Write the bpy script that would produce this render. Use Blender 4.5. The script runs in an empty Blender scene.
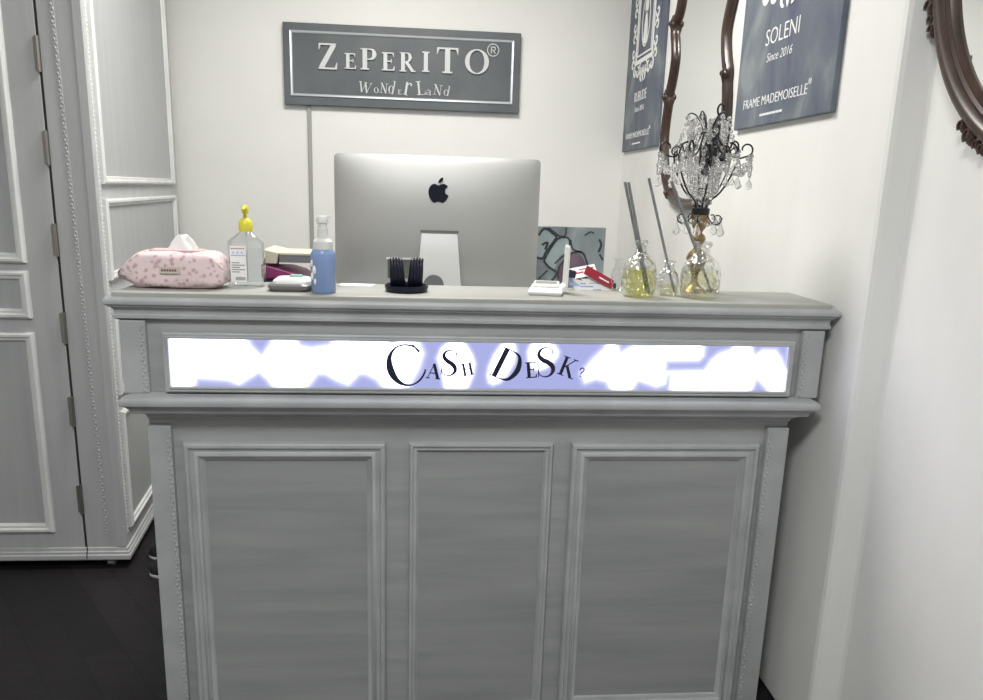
import bpy, bmesh, math, random
from mathutils import Vector, Matrix
random.seed(7)
PI = math.pi
sin, cos = math.sin, math.cos
scene = bpy.context.scene
COL = scene.collection
ORG = {}

# ------------------------------------------------------------------ helpers
def V(*a): return Vector(a)

class Plane:
    """local (u, v, n) -> world"""
    def __init__(s, O, U, Vv):
        s.O = Vector(O); s.U = Vector(U).normalized(); s.V = Vector(Vv).normalized(); s.N = s.U.cross(s.V)
    def __call__(s, u, v, n=0.0): return s.O + s.U*u + s.V*v + s.N*n

def front(y): return Plane((0, y, 0), (1, 0, 0), (0, 0, 1))       # faces the camera
def rightwall(x, y=0, z=0): return Plane((x, y, z), (0, -1, 0), (0, 0, 1))

class MB:
    def __init__(s): s.v = []; s.f = []; s.m = []; s.cur = 0
    def add(s, vs, fs):
        b = len(s.v); s.v += [Vector(p) for p in vs]
        for f in fs: s.f.append([b+i for i in f]); s.m.append(s.cur)
    def mat(s, i): s.cur = i; return s
    def box(s, x0, x1, y0, y1, z0, z1, P=None):
        P = P or (lambda a, b, c: V(a, b, c))
        vs = [P(x, y, z) for z in (z0, z1) for y in (y0, y1) for x in (x0, x1)]
        s.add(vs, [(0,2,3,1),(4,5,7,6),(0,1,5,4),(2,6,7,3),(0,4,6,2),(1,3,7,5)]); return s
    def quadbox(s, pts_bottom, z0, z1):
        n = len(pts_bottom)
        vs = [V(x, y, z0) for x, y in pts_bottom] + [V(x, y, z1) for x, y in pts_bottom]
        s.add(vs, [tuple(range(n))[::-1], tuple(range(n, 2*n))] + [(i, (i+1) % n, n+(i+1) % n, n+i) for i in range(n)]); return s
    def prism(s, poly, n0, n1, P):
        n = len(poly)
        vs = [P(u, v, n0) for u, v in poly] + [P(u, v, n1) for u, v in poly]
        s.add(vs, [tuple(range(n))[::-1], tuple(range(n, 2*n))] + [(i, (i+1) % n, n+(i+1) % n, n+i) for i in range(n)]); return s
    def lathe(s, prof, c, seg=32, rfun=None, axis=None, cap=True, sx=1, sy=1):
        c = Vector(c); vs = []
        for (r, z) in prof:
            for k in range(seg):
                a = 2*PI*k/seg; rr = r*(rfun(a, z) if rfun else 1)
                p = V(rr*cos(a)*sx, rr*sin(a)*sy, z)
                if axis is not None: p = axis @ p
                vs.append(c+p)
        fs = []
        for i in range(len(prof)-1):
            for k in range(seg):
                k2 = (k+1) % seg
                fs.append((i*seg+k, i*seg+k2, (i+1)*seg+k2, (i+1)*seg+k))
        if cap:
            if prof[0][0] > 1e-5: fs.append(tuple(range(seg))[::-1])
            if prof[-1][0] > 1e-5: fs.append(tuple((len(prof)-1)*seg+k for k in range(seg)))
        s.add(vs, fs); return s
    def tube(s, path, r, seg=8, closed=False, up=None, flat=1.0):
        path = [Vector(p) for p in path]; n = len(path)
        rs = r if isinstance(r, (list, tuple)) else [r]*n
        vs = []; prev = None
        for i in range(n):
            a = path[i-1] if (i > 0 or closed) else path[i]
            b = path[(i+1) % n] if (i < n-1 or closed) else path[i]
            t = (b-a).normalized()
            if up is not None: u = (Vector(up) - t*Vector(up).dot(t)).normalized()
            elif prev is None:
                u = t.orthogonal().normalized()
            else: u = (prev - t*prev.dot(t)).normalized()
            prev = u; w = t.cross(u)
            for k in range(seg):
                an = 2*PI*k/seg
                vs.append(path[i] + u*cos(an)*rs[i] + w*sin(an)*rs[i]*flat)
        fs = []
        for i in range(n if closed else n-1):
            j = (i+1) % n
            for k in range(seg):
                k2 = (k+1) % seg; fs.append((i*seg+k, i*seg+k2, j*seg+k2, j*seg+k))
        if not closed: fs += [tuple(range(seg))[::-1], tuple((n-1)*seg+k for k in range(seg))]
        s.add(vs, fs); return s
    def ball(s, c, r, seg=8, rings=5, sc=(1, 1, 1)):
        c = Vector(c); vs = [c+V(0, 0, -r*sc[2])]
        for i in range(1, rings):
            a = -PI/2+PI*i/rings
            for k in range(seg):
                b = 2*PI*k/seg; vs.append(c+V(r*cos(a)*cos(b)*sc[0], r*cos(a)*sin(b)*sc[1], r*sin(a)*sc[2]))
        vs.append(c+V(0, 0, r*sc[2])); fs = []
        for k in range(seg): fs.append((0, 1+(k+1) % seg, 1+k))
        for i in range(rings-2):
            for k in range(seg):
                k2 = (k+1) % seg; fs.append((1+i*seg+k, 1+i*seg+k2, 1+(i+1)*seg+k2, 1+(i+1)*seg+k))
        t = len(vs)-1
        for k in range(seg): fs.append((t, 1+(rings-2)*seg+k, 1+(rings-2)*seg+(k+1) % seg))
        s.add(vs, fs); return s
    def frame(s, u0, u1, v0, v1, prof, P):
        """mitred moulding: prof is a list of (inset, height)"""
        n = len(prof); vs = []
        for d, h in prof:
            vs += [P(u0+d, v0+d, h), P(u1-d, v0+d, h), P(u1-d, v1-d, h), P(u0+d, v1-d, h)]
        fs = []
        for i in range(n-1):
            for k in range(4):
                k2 = (k+1) % 4; fs.append((i*4+k, i*4+k2, (i+1)*4+k2, (i+1)*4+k))
        s.add(vs, fs); return s
    def cornice(s, path, prof, closed_top=True):
        """path: plan points (open), prof: (outward, z) list; outward is to the right of the path"""
        path = [Vector((x, y)) for x, y in path]; n = len(path); offs = []
        for i in range(n):
            ds = []
            if i > 0: ds.append((path[i]-path[i-1]).normalized())
            if i < n-1: ds.append((path[i+1]-path[i]).normalized())
            ns = [Vector((d.y, -d.x)) for d in ds]
            if len(ns) == 2:
                m = (ns[0]+ns[1]).normalized(); m = m/max(.3, m.dot(ns[0]))
            else: m = ns[0]
            offs.append(m)
        vs = []
        for i in range(n):
            for o, z in prof:
                q = path[i]+offs[i]*o; vs.append(V(q.x, q.y, z))
        L = len(prof); fs = []
        for i in range(n-1):
            for k in range(L-1): fs.append((i*L+k, (i+1)*L+k, (i+1)*L+k+1, i*L+k+1))
        s.add(vs, fs); return s
    def ribbon(s, pts, ws, P, n0=0, n1=.002):
        pts = [Vector((a, b)) for a, b in pts]; n = len(pts); vs = []
        for i in range(n):
            t = (pts[min(i+1, n-1)]-pts[max(i-1, 0)])
            if t.length < 1e-9: t = Vector((1, 0))
            t.normalize(); nn = Vector((-t.y, t.x))*ws[i]/2
            for q, h in ((pts[i]+nn, n1), (pts[i]-nn, n1), (pts[i]-nn, n0), (pts[i]+nn, n0)): vs.append(P(q.x, q.y, h))
        fs = []
        for i in range(n-1):
            for k in range(4):
                k2 = (k+1) % 4; fs.append((i*4+k, i*4+k2, (i+1)*4+k2, (i+1)*4+k))
        fs += [(3, 2, 1, 0), tuple((n-1)*4+k for k in range(4))]
        s.add(vs, fs); return s
    def build(s, name, mats, parent=None, origin=None, smooth=False, bevel=0, sub=0, auto=True):
        if not isinstance(mats, (list, tuple)): mats = [mats]
        org = ORG[parent.name] if parent is not None else Vector(origin if origin is not None else (0, 0, 0))
        me = bpy.data.meshes.new(name)
        me.from_pydata([tuple(p-org) for p in s.v], [], s.f)
        for m in mats: me.materials.append(m)
        for i, p in enumerate(me.polygons): p.material_index = min(s.m[i], len(mats)-1)
        bm = bmesh.new(); bm.from_mesh(me); bmesh.ops.recalc_face_normals(bm, faces=bm.faces); bm.to_mesh(me); bm.free()
        if smooth:
            for p in me.polygons: p.use_smooth = True
            if auto:
                try: me.set_sharp_from_angle(angle=math.radians(40))
                except Exception: pass
        o = bpy.data.objects.new(name, me); COL.objects.link(o)
        if parent is not None: o.parent = parent
        else: o.location = org
        ORG[o.name] = org
        if bevel:
            b = o.modifiers.new('bevel', 'BEVEL'); b.width = bevel; b.segments = 2; b.limit_method = 'ANGLE'; b.angle_limit = math.radians(35)
        if sub:
            b = o.modifiers.new('sub', 'SUBSURF'); b.levels = sub; b.render_levels = sub
        return o

def tag(o, label, cat, group=None):
    o['label'] = label; o['category'] = cat
    if group: o['group'] = group
    return o
def structure(o): o['kind'] = 'structure'; return o
def thing(name, loc, label, cat, group=None):
    o = bpy.data.objects.new(name, None); COL.objects.link(o); o.location = loc; o.empty_display_size = .05
    ORG[o.name] = Vector(loc); return tag(o, label, cat, group)
def cr(pts, n=6, closed=False):
    """Catmull-Rom"""
    P = [Vector(p) for p in pts]; out = []; N = len(P)
    for i in range(N if closed else N-1):
        if closed: a, b, c, d = P[i-1], P[i], P[(i+1) % N], P[(i+2) % N]
        else: a, b, c, d = P[max(i-1, 0)], P[i], P[i+1], P[min(i+2, N-1)]
        for k in range(n):
            t = k/n; out.append(.5*((2*b)+(c-a)*t+(2*a-5*b+4*c-d)*t*t+(3*b-a-3*c+d)*t**3))
    if not closed: out.append(P[-1].copy())
    return out
def lerp(a, b, t): return a+(b-a)*t

# ------------------------------------------------------------------ materials
def newmat(name):
    m = bpy.data.materials.new(name); m.use_nodes = True; nt = m.node_tree
    return m, nt, nt.nodes['Principled BSDF']
def simple(name, col, rough=.5, metal=0, spec=.5, coat=0):
    m, nt, b = newmat(name); b.inputs['Base Color'].default_value = (*col, 1)
    b.inputs['Roughness'].default_value = rough; b.inputs['Metallic'].default_value = metal
    b.inputs['Specular IOR Level'].default_value = spec; b.inputs['Coat Weight'].default_value = coat
    return m
def noisy(name, c1, c2, scale=(4, 4, 4), rough=.6, detail=6, lo=.35, hi=.65, bump=0, bscale=30, spec=.4, metal=0, coords='Object', ndist=0):
    m, nt, b = newmat(name); N = nt.nodes; L = nt.links
    tc = N.new('ShaderNodeTexCoord'); mp = N.new('ShaderNodeMapping'); mp.inputs['Scale'].default_value = scale
    no = N.new('ShaderNodeTexNoise'); no.inputs['Scale'].default_value = 1; no.inputs['Detail'].default_value = detail
    no.inputs['Distortion'].default_value = ndist
    rp = N.new('ShaderNodeValToRGB'); rp.color_ramp.elements[0].position = lo; rp.color_ramp.elements[1].position = hi
    rp.color_ramp.elements[0].color = (*c1, 1); rp.color_ramp.elements[1].color = (*c2, 1)
    L.new(tc.outputs[coords], mp.inputs[0]); L.new(mp.outputs[0], no.inputs['Vector']); L.new(no.outputs[0], rp.inputs[0])
    L.new(rp.outputs[0], b.inputs['Base Color']); b.inputs['Roughness'].default_value = rough
    b.inputs['Specular IOR Level'].default_value = spec; b.inputs['Metallic'].default_value = metal
    if bump:
        n2 = N.new('ShaderNodeTexNoise'); n2.inputs['Scale'].default_value = bscale; n2.inputs['Detail'].default_value = 4
        bp = N.new('ShaderNodeBump'); bp.inputs['Strength'].default_value = bump; bp.inputs['Distance'].default_value = .01
        L.new(tc.outputs[coords], n2.inputs['Vector']); L.new(n2.outputs[0], bp.inputs['Height']); L.new(bp.outputs[0], b.inputs['Normal'])
    return m
def glass(name, tint=(1, 1, 1), gloss=.25, rough=.02, bump=0, bscale=60, ior=1.45):
    m = bpy.data.materials.new(name); m.use_nodes = True; nt = m.node_tree; N = nt.nodes; L = nt.links
    N.remove(N['Principled BSDF']); out = N['Material Output']
    tr = N.new('ShaderNodeBsdfTransparent'); tr.inputs[0].default_value = (*tint, 1)
    gl = N.new('ShaderNodeBsdfGlossy'); gl.inputs['Roughness'].default_value = rough; gl.inputs[0].default_value = (1, 1, 1, 1)
    fr = N.new('ShaderNodeLayerWeight'); fr.inputs['Blend'].default_value = gloss
    mx = N.new('ShaderNodeMixShader')
    L.new(fr.outputs['Facing'], mx.inputs[0]); L.new(tr.outputs[0], mx.inputs[1]); L.new(gl.outputs[0], mx.inputs[2]); L.new(mx.outputs[0], out.inputs[0])
    if bump:
        tc = N.new('ShaderNodeTexCoord'); vo = N.new('ShaderNodeTexVoronoi'); vo.inputs['Scale'].default_value = bscale
        bp = N.new('ShaderNodeBump'); bp.inputs['Strength'].default_value = bump; bp.inputs['Distance'].default_value = .01
        L.new(tc.outputs['Object'], vo.inputs['Vector']); L.new(vo.outputs[0], bp.inputs['Height'])
        L.new(bp.outputs[0], fr.inputs['Normal']); L.new(bp.outputs[0], gl.inputs['Normal'])
    return m

M_wall = noisy('plaster_white', (.79, .787, .76), (.86, .857, .83), (1.2, 1.2, 1.6), .75, lo=.3, hi=.7, bump=.35, bscale=3.5, spec=.2)
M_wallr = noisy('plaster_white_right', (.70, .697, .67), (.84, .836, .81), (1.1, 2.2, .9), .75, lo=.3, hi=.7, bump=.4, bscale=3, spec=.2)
M_ceil = simple('ceiling_white', (.8, .8, .78), .8)
M_floor, nt, b = newmat('dark_wood_floor')
N = nt.nodes; L = nt.links
tc = N.new('ShaderNodeTexCoord'); mp = N.new('ShaderNodeMapping'); mp.inputs['Rotation'].default_value = (0, 0, math.radians(52))
br = N.new('ShaderNodeTexBrick'); br.inputs['Scale'].default_value = 1; br.inputs['Brick Width'].default_value = .9; br.inputs['Row Height'].default_value = .11
br.inputs['Mortar Size'].default_value = .0015; br.inputs['Color1'].default_value = (.0095, .0083, .0102, 1); br.inputs['Color2'].default_value = (.017, .0145, .0165, 1)
br.inputs['Mortar'].default_value = (.004, .004, .005, 1)
mp2 = N.new('ShaderNodeMapping'); mp2.inputs['Rotation'].default_value = (0, 0, math.radians(52)); mp2.inputs['Scale'].default_value = (3, 60, 3)
no = N.new('ShaderNodeTexNoise'); no.inputs['Scale'].default_value = 1; no.inputs['Detail'].default_value = 5
mx = N.new('ShaderNodeMix'); mx.data_type = 'RGBA'; mx.blend_type = 'MULTIPLY'; mx.inputs[0].default_value = .6
rp = N.new('ShaderNodeValToRGB'); rp.color_ramp.elements[0].color = (.35, .35, .35, 1); rp.color_ramp.elements[1].color = (1.6, 1.6, 1.6, 1)
L.new(tc.outputs['Object'], mp.inputs[0]); L.new(mp.outputs[0], br.inputs['Vector']); L.new(tc.outputs['Object'], mp2.inputs[0]); L.new(mp2.outputs[0], no.inputs['Vector'])
L.new(no.outputs[0], rp.inputs[0]); L.new(br.outputs[0], mx.inputs[6]); L.new(rp.outputs[0], mx.inputs[7]); L.new(mx.outputs[2], b.inputs['Base Color'])
b.inputs['Roughness'].default_value = .55; b.inputs['Specular IOR Level'].default_value = .35
bp = N.new('ShaderNodeBump'); bp.inputs['Strength'].default_value = .15; bp.inputs['Distance'].default_value = .002
L.new(no.outputs[0], bp.inputs['Height']); L.new(bp.outputs[0], b.inputs['Normal'])

G1, G2 = (.32, .329, .33), (.40, .409, .405)
M_paint = noisy('grey_paint', G1, G2, (3, 3, 40), .5, lo=.3, hi=.7, bump=.05, bscale=40)
M_panel = noisy('grey_panel_paint', (.28, .289, .291), (.355, .363, .36), (2.2, 2.2, 22), .5, lo=.3, hi=.7, ndist=.3)
M_mould = noisy('grey_paint_highlit', (.37, .38, .388), (.47, .478, .48), (10, 10, 10), .42, lo=.3, hi=.7)  # same grey as the body, lightened to paint in the moulding highlights
M_ledge = noisy('ledge_paint', (.33, .33, .305), (.42, .42, .39), (2, 14, 14), .45, lo=.3, hi=.7)
M_door = noisy('cabinet_grey', (.45, .462, .465), (.52, .53, .53), (22, 22, 1.6), .5, lo=.3, hi=.7)
M_cpanel = noisy('cabinet_panel_grey', (.41, .425, .43), (.46, .47, .47), (30, 30, 1.2), .5, lo=.3, hi=.7)
M_cmould = noisy('cabinet_white_moulding', (.64, .65, .645), (.76, .765, .75), (14, 14, 6), .42, lo=.3, hi=.7)
M_gap = simple('dark_gap', (.03, .03, .03), .8)
M_steel = simple('hinge_steel', (.30, .285, .26), .4, .85)
M_white = simple('white_plastic', (.74, .74, .71), .4)
M_whitepaper = simple('white_paper', (.85, .85, .83), .8)
M_black = simple('black_gloss', (.006, .007, .018), .38, spec=.3)
M_ink = simple('black_ink', (.01, .012, .03), .5)
M_blackm = simple('black_metal', (.012, .012, .014), .4, .3)
M_signgrey = noisy('sign_grey', (.095, .108, .115), (.125, .138, .145), (5, 5, 5), .45)
M_signwhite = simple('sign_lettering', (.62, .64, .64), .35)
M_signshiny = simple('sign_border', (.60, .63, .66), .25, .5)
M_alu = simple('aluminium', (.52, .52, .505), .55, .8)
M_aluw = simple('light_aluminium', (.78, .78, .76), .4, .2)
M_screen = simple('screen_black', (.01, .01, .012), .08)
M_gold = simple('antique_gold', (.30, .21, .10), .35, .8)
M_mirror = simple('mirror_glass', (.93, .95, .94), .015, 1)
M_walnut = noisy('walnut', (.022, .011, .008), (.060, .030, .021), (30, 30, 6), .3, lo=.3, hi=.75, spec=.6)
M_walnutd = noisy('dark_walnut', (.026, .014, .010), (.068, .036, .026), (25, 25, 8), .33, lo=.3, hi=.75, spec=.6)
M_glass = glass('clear_glass', (.95, .96, .955), .28)
M_cut = glass('cut_glass', (.94, .95, .94), .38, .05, bump=1.0, bscale=70)
M_oil = glass('yellow_oil', (.90, .89, .50), .15, bump=.5, bscale=60)
M_oil2 = glass('pale_oil', (.94, .93, .78), .15, bump=.5, bscale=60)
M_crystal = bpy.data.materials.new('crystal'); M_crystal.use_nodes = True; _n = M_crystal.node_tree.nodes; _n.remove(_n['Principled BSDF'])
_g = _n.new('ShaderNodeBsdfGlass'); _g.inputs['IOR'].default_value = 1.5; _g.inputs['Roughness'].default_value = 0; _g.inputs[0].default_value = (1, 1, 1, 1)
_d = _n.new('ShaderNodeBsdfTranslucent'); _d.inputs[0].default_value = (.95, .95, .95, 1); _m = _n.new('ShaderNodeMixShader'); _m.inputs[0].default_value = .14
M_crystal.node_tree.links.new(_g.outputs[0], _m.inputs[1]); M_crystal.node_tree.links.new(_d.outputs[0], _m.inputs[2])
M_crystal.node_tree.links.new(_m.outputs[0], _n['Material Output'].inputs[0])
M_crystald = glass('smoky_crystal', (.25, .26, .28), .5, .06)
M_reed = noisy('grey_reed', (.16, .17, .175), (.28, .28, .29), (200, 200, 5), .8)
M_sani = glass('clear_plastic', (.95, .965, .965), .30, .08)
M_yellow = simple('yellow_plastic', (.78, .70, .06), .35)
M_blue = simple('blue_plastic', (.23, .33, .56), .35)
M_red = simple('red_print', (.32, .01, .03), .5)
M_lightblue = simple('light_blue_print', (.35, .45, .72), .5)
M_magenta = simple('magenta_cover', (.25, .035, .14), .4)
M_navy = simple('navy_cover', (.012, .014, .035), .4)
M_cream = simple('cream_cover', (.56, .52, .42), .6)
M_greycover = simple('grey_cover', (.17, .18, .19), .5)
M_tray = simple('grey_tray', (.16, .16, .155), .35)
M_teal = simple('teal_plastic', (.30, .50, .44), .4)
M_rubber = simple('rubber_black', (.012, .012, .014), .7)
M_grout = simple('conduit_grey', (.36, .36, .35), .5)

# pink patterned wrap
M_pink, nt, b = newmat('pink_floral_wrap'); N = nt.nodes; L = nt.links
tc = N.new('ShaderNodeTexCoord'); vo = N.new('ShaderNodeTexVoronoi'); vo.inputs['Scale'].default_value = 75
no = N.new('ShaderNodeTexNoise'); no.inputs['Scale'].default_value = 120
ad = N.new('ShaderNodeMath'); ad.operation = 'MULTIPLY_ADD'; ad.inputs[1].default_value = .5
rp = N.new('ShaderNodeValToRGB'); e = rp.color_ramp.elements; e[0].position = .46; e[0].color = (.56, .37, .40, 1); e[1].position = .68; e[1].color = (.78, .64, .64, 1)
L.new(tc.outputs['Object'], vo.inputs['Vector']); L.new(tc.outputs['Object'], no.inputs['Vector'])
L.new(no.outputs[0], ad.inputs[0]); L.new(vo.outputs['Distance'], ad.inputs[2]); L.new(ad.outputs[0], rp.inputs[0]); L.new(rp.outputs[0], b.inputs['Base Color'])
b.inputs['Roughness'].default_value = .35
# canvas posters: blotchy slate
def canvas(name, c1, c2, c3):
    m, nt, b = newmat(name); N = nt.nodes; L = nt.links
    tc = N.new('ShaderNodeTexCoord'); mp = N.new('ShaderNodeMapping'); mp.inputs['Scale'].default_value = (7, 7, 4)
    no = N.new('ShaderNodeTexNoise'); no.inputs['Scale'].default_value = 1; no.inputs['Detail'].default_value = 7; no.inputs['Distortion'].default_value = .8
    rp = N.new('ShaderNodeValToRGB'); e = rp.color_ramp.elements; e[0].position = .32; e[0].color = (*c1, 1); e[1].position = .52; e[1].color = (*c2, 1)
    x = e.new(.7); x.color = (*c3, 1)
    L.new(tc.outputs['Object'], mp.inputs[0]); L.new(mp.outputs[0], no.inputs['Vector']); L.new(no.outputs[0], rp.inputs[0]); L.new(rp.outputs[0], b.inputs['Base Color'])
    b.inputs['Roughness'].default_value = .6; return m
M_canvas = canvas('slate_canvas', (.075, .085, .135), (.125, .145, .175), (.22, .245, .255))
M_artbg = canvas('grey_painting_ground', (.17, .195, .205), (.27, .31, .32), (.42, .45, .455))
M_artteal = canvas('teal_paint', (.29, .36, .37), (.40, .475, .485), (.52, .58, .58))
M_artpurple = canvas('plum_paint', (.09, .06, .09), (.17, .12, .16), (.24, .18, .22))
M_artblack = simple('charcoal_paint', (.035, .045, .05), .6)

# lit sign diffuser
M_lit = bpy.data.materials.new('lit_acrylic'); M_lit.use_nodes = True; nt = M_lit.node_tree; N = nt.nodes; L = nt.links
N.remove(N['Principled BSDF'])
at = N.new('ShaderNodeAttribute'); at.attribute_name = 'glow'
rp = N.new('ShaderNodeValToRGB'); rp.color_ramp.elements[0].color = (.42, .45, .80, 1); rp.color_ramp.elements[1].color = (1, 1.03, 1.32, 1)
em = N.new('ShaderNodeEmission'); L.new(at.outputs['Fac'], rp.inputs[0]); L.new(rp.outputs[0], em.inputs[0]); mr = N.new('ShaderNodeMapRange'); mr.inputs[3].default_value = 1.0; mr.inputs[4].default_value = 3.6; pw_ = N.new('ShaderNodeMath'); pw_.operation = 'POWER'; pw_.inputs[1].default_value = 3.5; L.new(at.outputs['Fac'], pw_.inputs[0]); L.new(pw_.outputs[0], mr.inputs[0]); L.new(mr.outputs[0], em.inputs[1])
L.new(em.outputs[0], N['Material Output'].inputs[0])
M_lamp = bpy.data.materials.new('lamp_diffuser'); M_lamp.use_nodes = True
bb = M_lamp.node_tree.nodes['Principled BSDF']; bb.inputs['Emission Color'].default_value = (1, .98, .94, 1); bb.inputs['Emission Strength'].default_value = 4

# ------------------------------------------------------------------ lettering
def B(pts, ws, smooth=True): return (pts, ws, smooth)
def Ln(a, b, w, w2=None): return ([a, b], [w, w if w2 is None else w2], False)
T, t_ = .16, .05
def ell(cx, cy, rx, ry, a0, a1, thick, thin, n=28):
    pts = []; ws = []
    for i in range(n+1):
        a = math.radians(lerp(a0, a1, i/n)); k = abs(cos(a))*(1 if a1-a0 > 350 else max(0, sin(PI*i/n))**.8)
        w = thin+(thick-thin)*k**1.6
        pts.append((cx+(rx-w/2)*cos(a), cy+(ry-w/2)*sin(a))); ws.append(w)
    return (pts, ws, False)
def serif(x, y, w=.3): return Ln((x-w/2, y), (x+w/2, y), t_)
GL = {
 'I': [Ln((.2, 0), (.2, 1), T), serif(.2, .018, .36), serif(.2, .982, .36)],
 'E': [Ln((.2, 0), (.2, 1), T), Ln((.02, .018), (.64, .018), t_), Ln((.02, .982), (.6, .982), t_), Ln((.2, .52), (.5, .52), t_),
       Ln((.61, .0), (.66, .24), .08, .02), Ln((.59, 1.), (.61, .78), .07, .02), Ln((.5, .64), (.5, .40), .035)],
 'F': [Ln((.2, 0), (.2, 1), T), serif(.2, .018, .36), Ln((.02, .982), (.6, .982), t_), Ln((.2, .52), (.5, .52), t_), Ln((.59, 1.), (.61, .78), .07, .02), Ln((.5, .64), (.5, .40), .035)],
 'L': [Ln((.2, 0), (.2, 1), T), Ln((.02, .018), (.62, .018), t_), serif(.2, .982, .36), Ln((.6, .0), (.65, .26), .08, .02)],
 'Z': [Ln((.62, .97), (.12, .03), .15), Ln((.06, .982), (.70, .982), t_), Ln((.02, .018), (.72, .018), t_), Ln((.08, 1.), (.05, .76), .07, .02), Ln((.68, 0), (.73, .26), .08, .02)],
 'P': [Ln((.2, 0), (.2, 1), T), serif(.2, .018, .36), B([(.02, .982), (.35, .982), (.55, .93), (.61, .74), (.54, .55), (.36, .49), (.2, .49)], [.035, .035, .09, .15, .09, .035, .035])],
 'R': [Ln((.2, 0), (.2, 1), T), serif(.2, .018, .36), B([(.02, .982), (.35, .982), (.53, .93), (.59, .75), (.52, .57), (.36, .51), (.2, .51)], [.035, .035, .09, .14, .09, .035, .035]),
       Ln((.38, .51), (.72, .03), .13), serif(.78, .018, .22)],
 'T': [Ln((.4, 0), (.4, 1), T), serif(.4, .018, .38), Ln((.02, .982), (.78, .982), t_), Ln((.04, 1.), (.01, .74), .08, .02), Ln((.76, 1.), (.79, .74), .08, .02)],
 'O': [ell(.5, .5, .48, .51, 0, 360, .15, .035, 40)],
 'C': [ell(.5, .5, .48, .51, 42, 330, .17, .035, 40), Ln((.80, .92), (.90, .70), .03, .06)],
 'D': [Ln((.2, 0), (.2, 1), T), B([(.02, .982), (.4, .982), (.66, .88), (.78, .5), (.66, .12), (.4, .018), (.02, .018)], [.035, .04, .1, .16, .1, .04, .035])],
 'H': [Ln((.2, 0), (.2, 1), T), Ln((.72, 0), (.72, 1), T), Ln((.2, .52), (.72, .52), t_)]+[serif(x, y, .34) for x in (.2, .72) for y in (.018, .982)],
 'K': [Ln((.2, 0), (.2, 1), T), serif(.2, .018, .36), serif(.2, .982, .36), Ln((.24, .42), (.68, .97), .045), Ln((.36, .56), (.74, .03), .15), serif(.70, .982, .26), serif(.78, .018, .28)],
 'N': [Ln((.18, 0), (.18, 1), .05), Ln((.14, .98), (.74, .02), .15), Ln((.72, 0), (.72, 1), .05), serif(.16, .018), serif(.12, .982, .26), serif(.72, .982)],
 'A': [Ln((.42, 1.0), (.1, .02), .04), Ln((.40, .98), (.74, .02), .15), Ln((.2, .36), (.58, .36), t_), serif(.1, .018, .24), serif(.74, .018, .3)],
 'W': [Ln((.10, .98), (.36, .02), .14), Ln((.36, .02), (.58, .96), .04), Ln((.54, .98), (.80, .02), .14), Ln((.80, .02), (1.02, .98), .04), serif(.1, .982, .26), serif(.56, .982, .22), serif(1.02, .982, .22)],
 'S': [B([(.60, .74), (.57, .90), (.38, .99), (.18, .92), (.11, .75), (.24, .59), (.42, .49), (.57, .36), (.60, .20), (.48, .05), (.28, .01), (.11, .10), (.06, .28)],
         [.02, .03, .04, .08, .13, .16, .17, .16, .13, .07, .04, .03, .02]), Ln((.61, .98), (.61, .72), .03), Ln((.06, .02), (.06, .30), .03)],
 'o': [ell(.3, .3, .3, .31, 0, 360, .13, .03, 28)],
 'n': [Ln((.14, 0), (.14, .6), .12), B([(.18, .48), (.3, .6), (.44, .56), (.48, .4), (.48, .0)], [.03, .04, .1, .12, .12]), serif(.14, .018, .26), serif(.48, .018, .26)],
 'd': [ell(.28, .3, .27, .31, 0, 360, .12, .03, 28), Ln((.5, 0), (.54, 1.0), .11), serif(.47, .982, .2)],
 'e': [B([(.06, .34), (.5, .34), (.46, .52), (.3, .6), (.1, .5), (.05, .3), (.14, .08), (.32, .01), (.5, .12)], [.03, .03, .05, .03, .09, .12, .08, .04, .02])],
 'r': [Ln((.14, 0), (.14, .62), .14), B([(.18, .45), (.32, .6), (.45, .6), (.48, .52)], [.03, .06, .1, .1]), serif(.14, .018, .3)],
 'a': [B([(.1, .5), (.25, .6), (.42, .52), (.44, .3), (.44, .02), (.54, .02)], [.07, .04, .09, .12, .12, .03]), B([(.42, .36), (.2, .3), (.07, .16), (.2, .02), (.42, .14)], [.03, .05, .1, .05, .03])],
 '?': [B([(.1, .74), (.14, .92), (.32, 1.), (.5, .9), (.5, .7), (.36, .52), (.3, .4), (.3, .27)], [.09]*8), Ln((.3, .12), (.3, 0), .1)],
}
def glyph(mb, ch, x0, z0, x1, z1, P, n0=0, n1=.003, rot=0, bold=1.0):
    strokes = []
    for pts, ws, sm in GL[ch]:
        if sm:
            q = cr([(a, b, w) for (a, b), w in zip(pts, ws)], 5); pts = [(v[0], v[1]) for v in q]; ws = [v[2] for v in q]
        strokes.append((pts, ws))
    r = math.radians(rot); c, s = cos(r), sin(r)
    st = [([(a*c-b*s, a*s+b*c) for a, b in pts], ws) for pts, ws in strokes]
    lo_x = min(a-w/2 for p, ws in st for (a, b), w in zip(p, ws)); hi_x = max(a+w/2 for p, ws in st for (a, b), w in zip(p, ws))
    lo_z = min(b for p, ws in st for (a, b) in p); hi_z = max(b for p, ws in st for (a, b) in p)
    sx = (x1-x0)/(hi_x-lo_x); sz = (z1-z0)/(hi_z-lo_z); sw = (abs(sx)+sz)/2*bold
    for k, (pts, ws) in enumerate(st):
        mb.ribbon([(x0+(a-lo_x)*sx, z0+(b-lo_z)*sz) for a, b in pts], [w*sw for w in ws], P, n0, n1+k*.00012)

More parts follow.
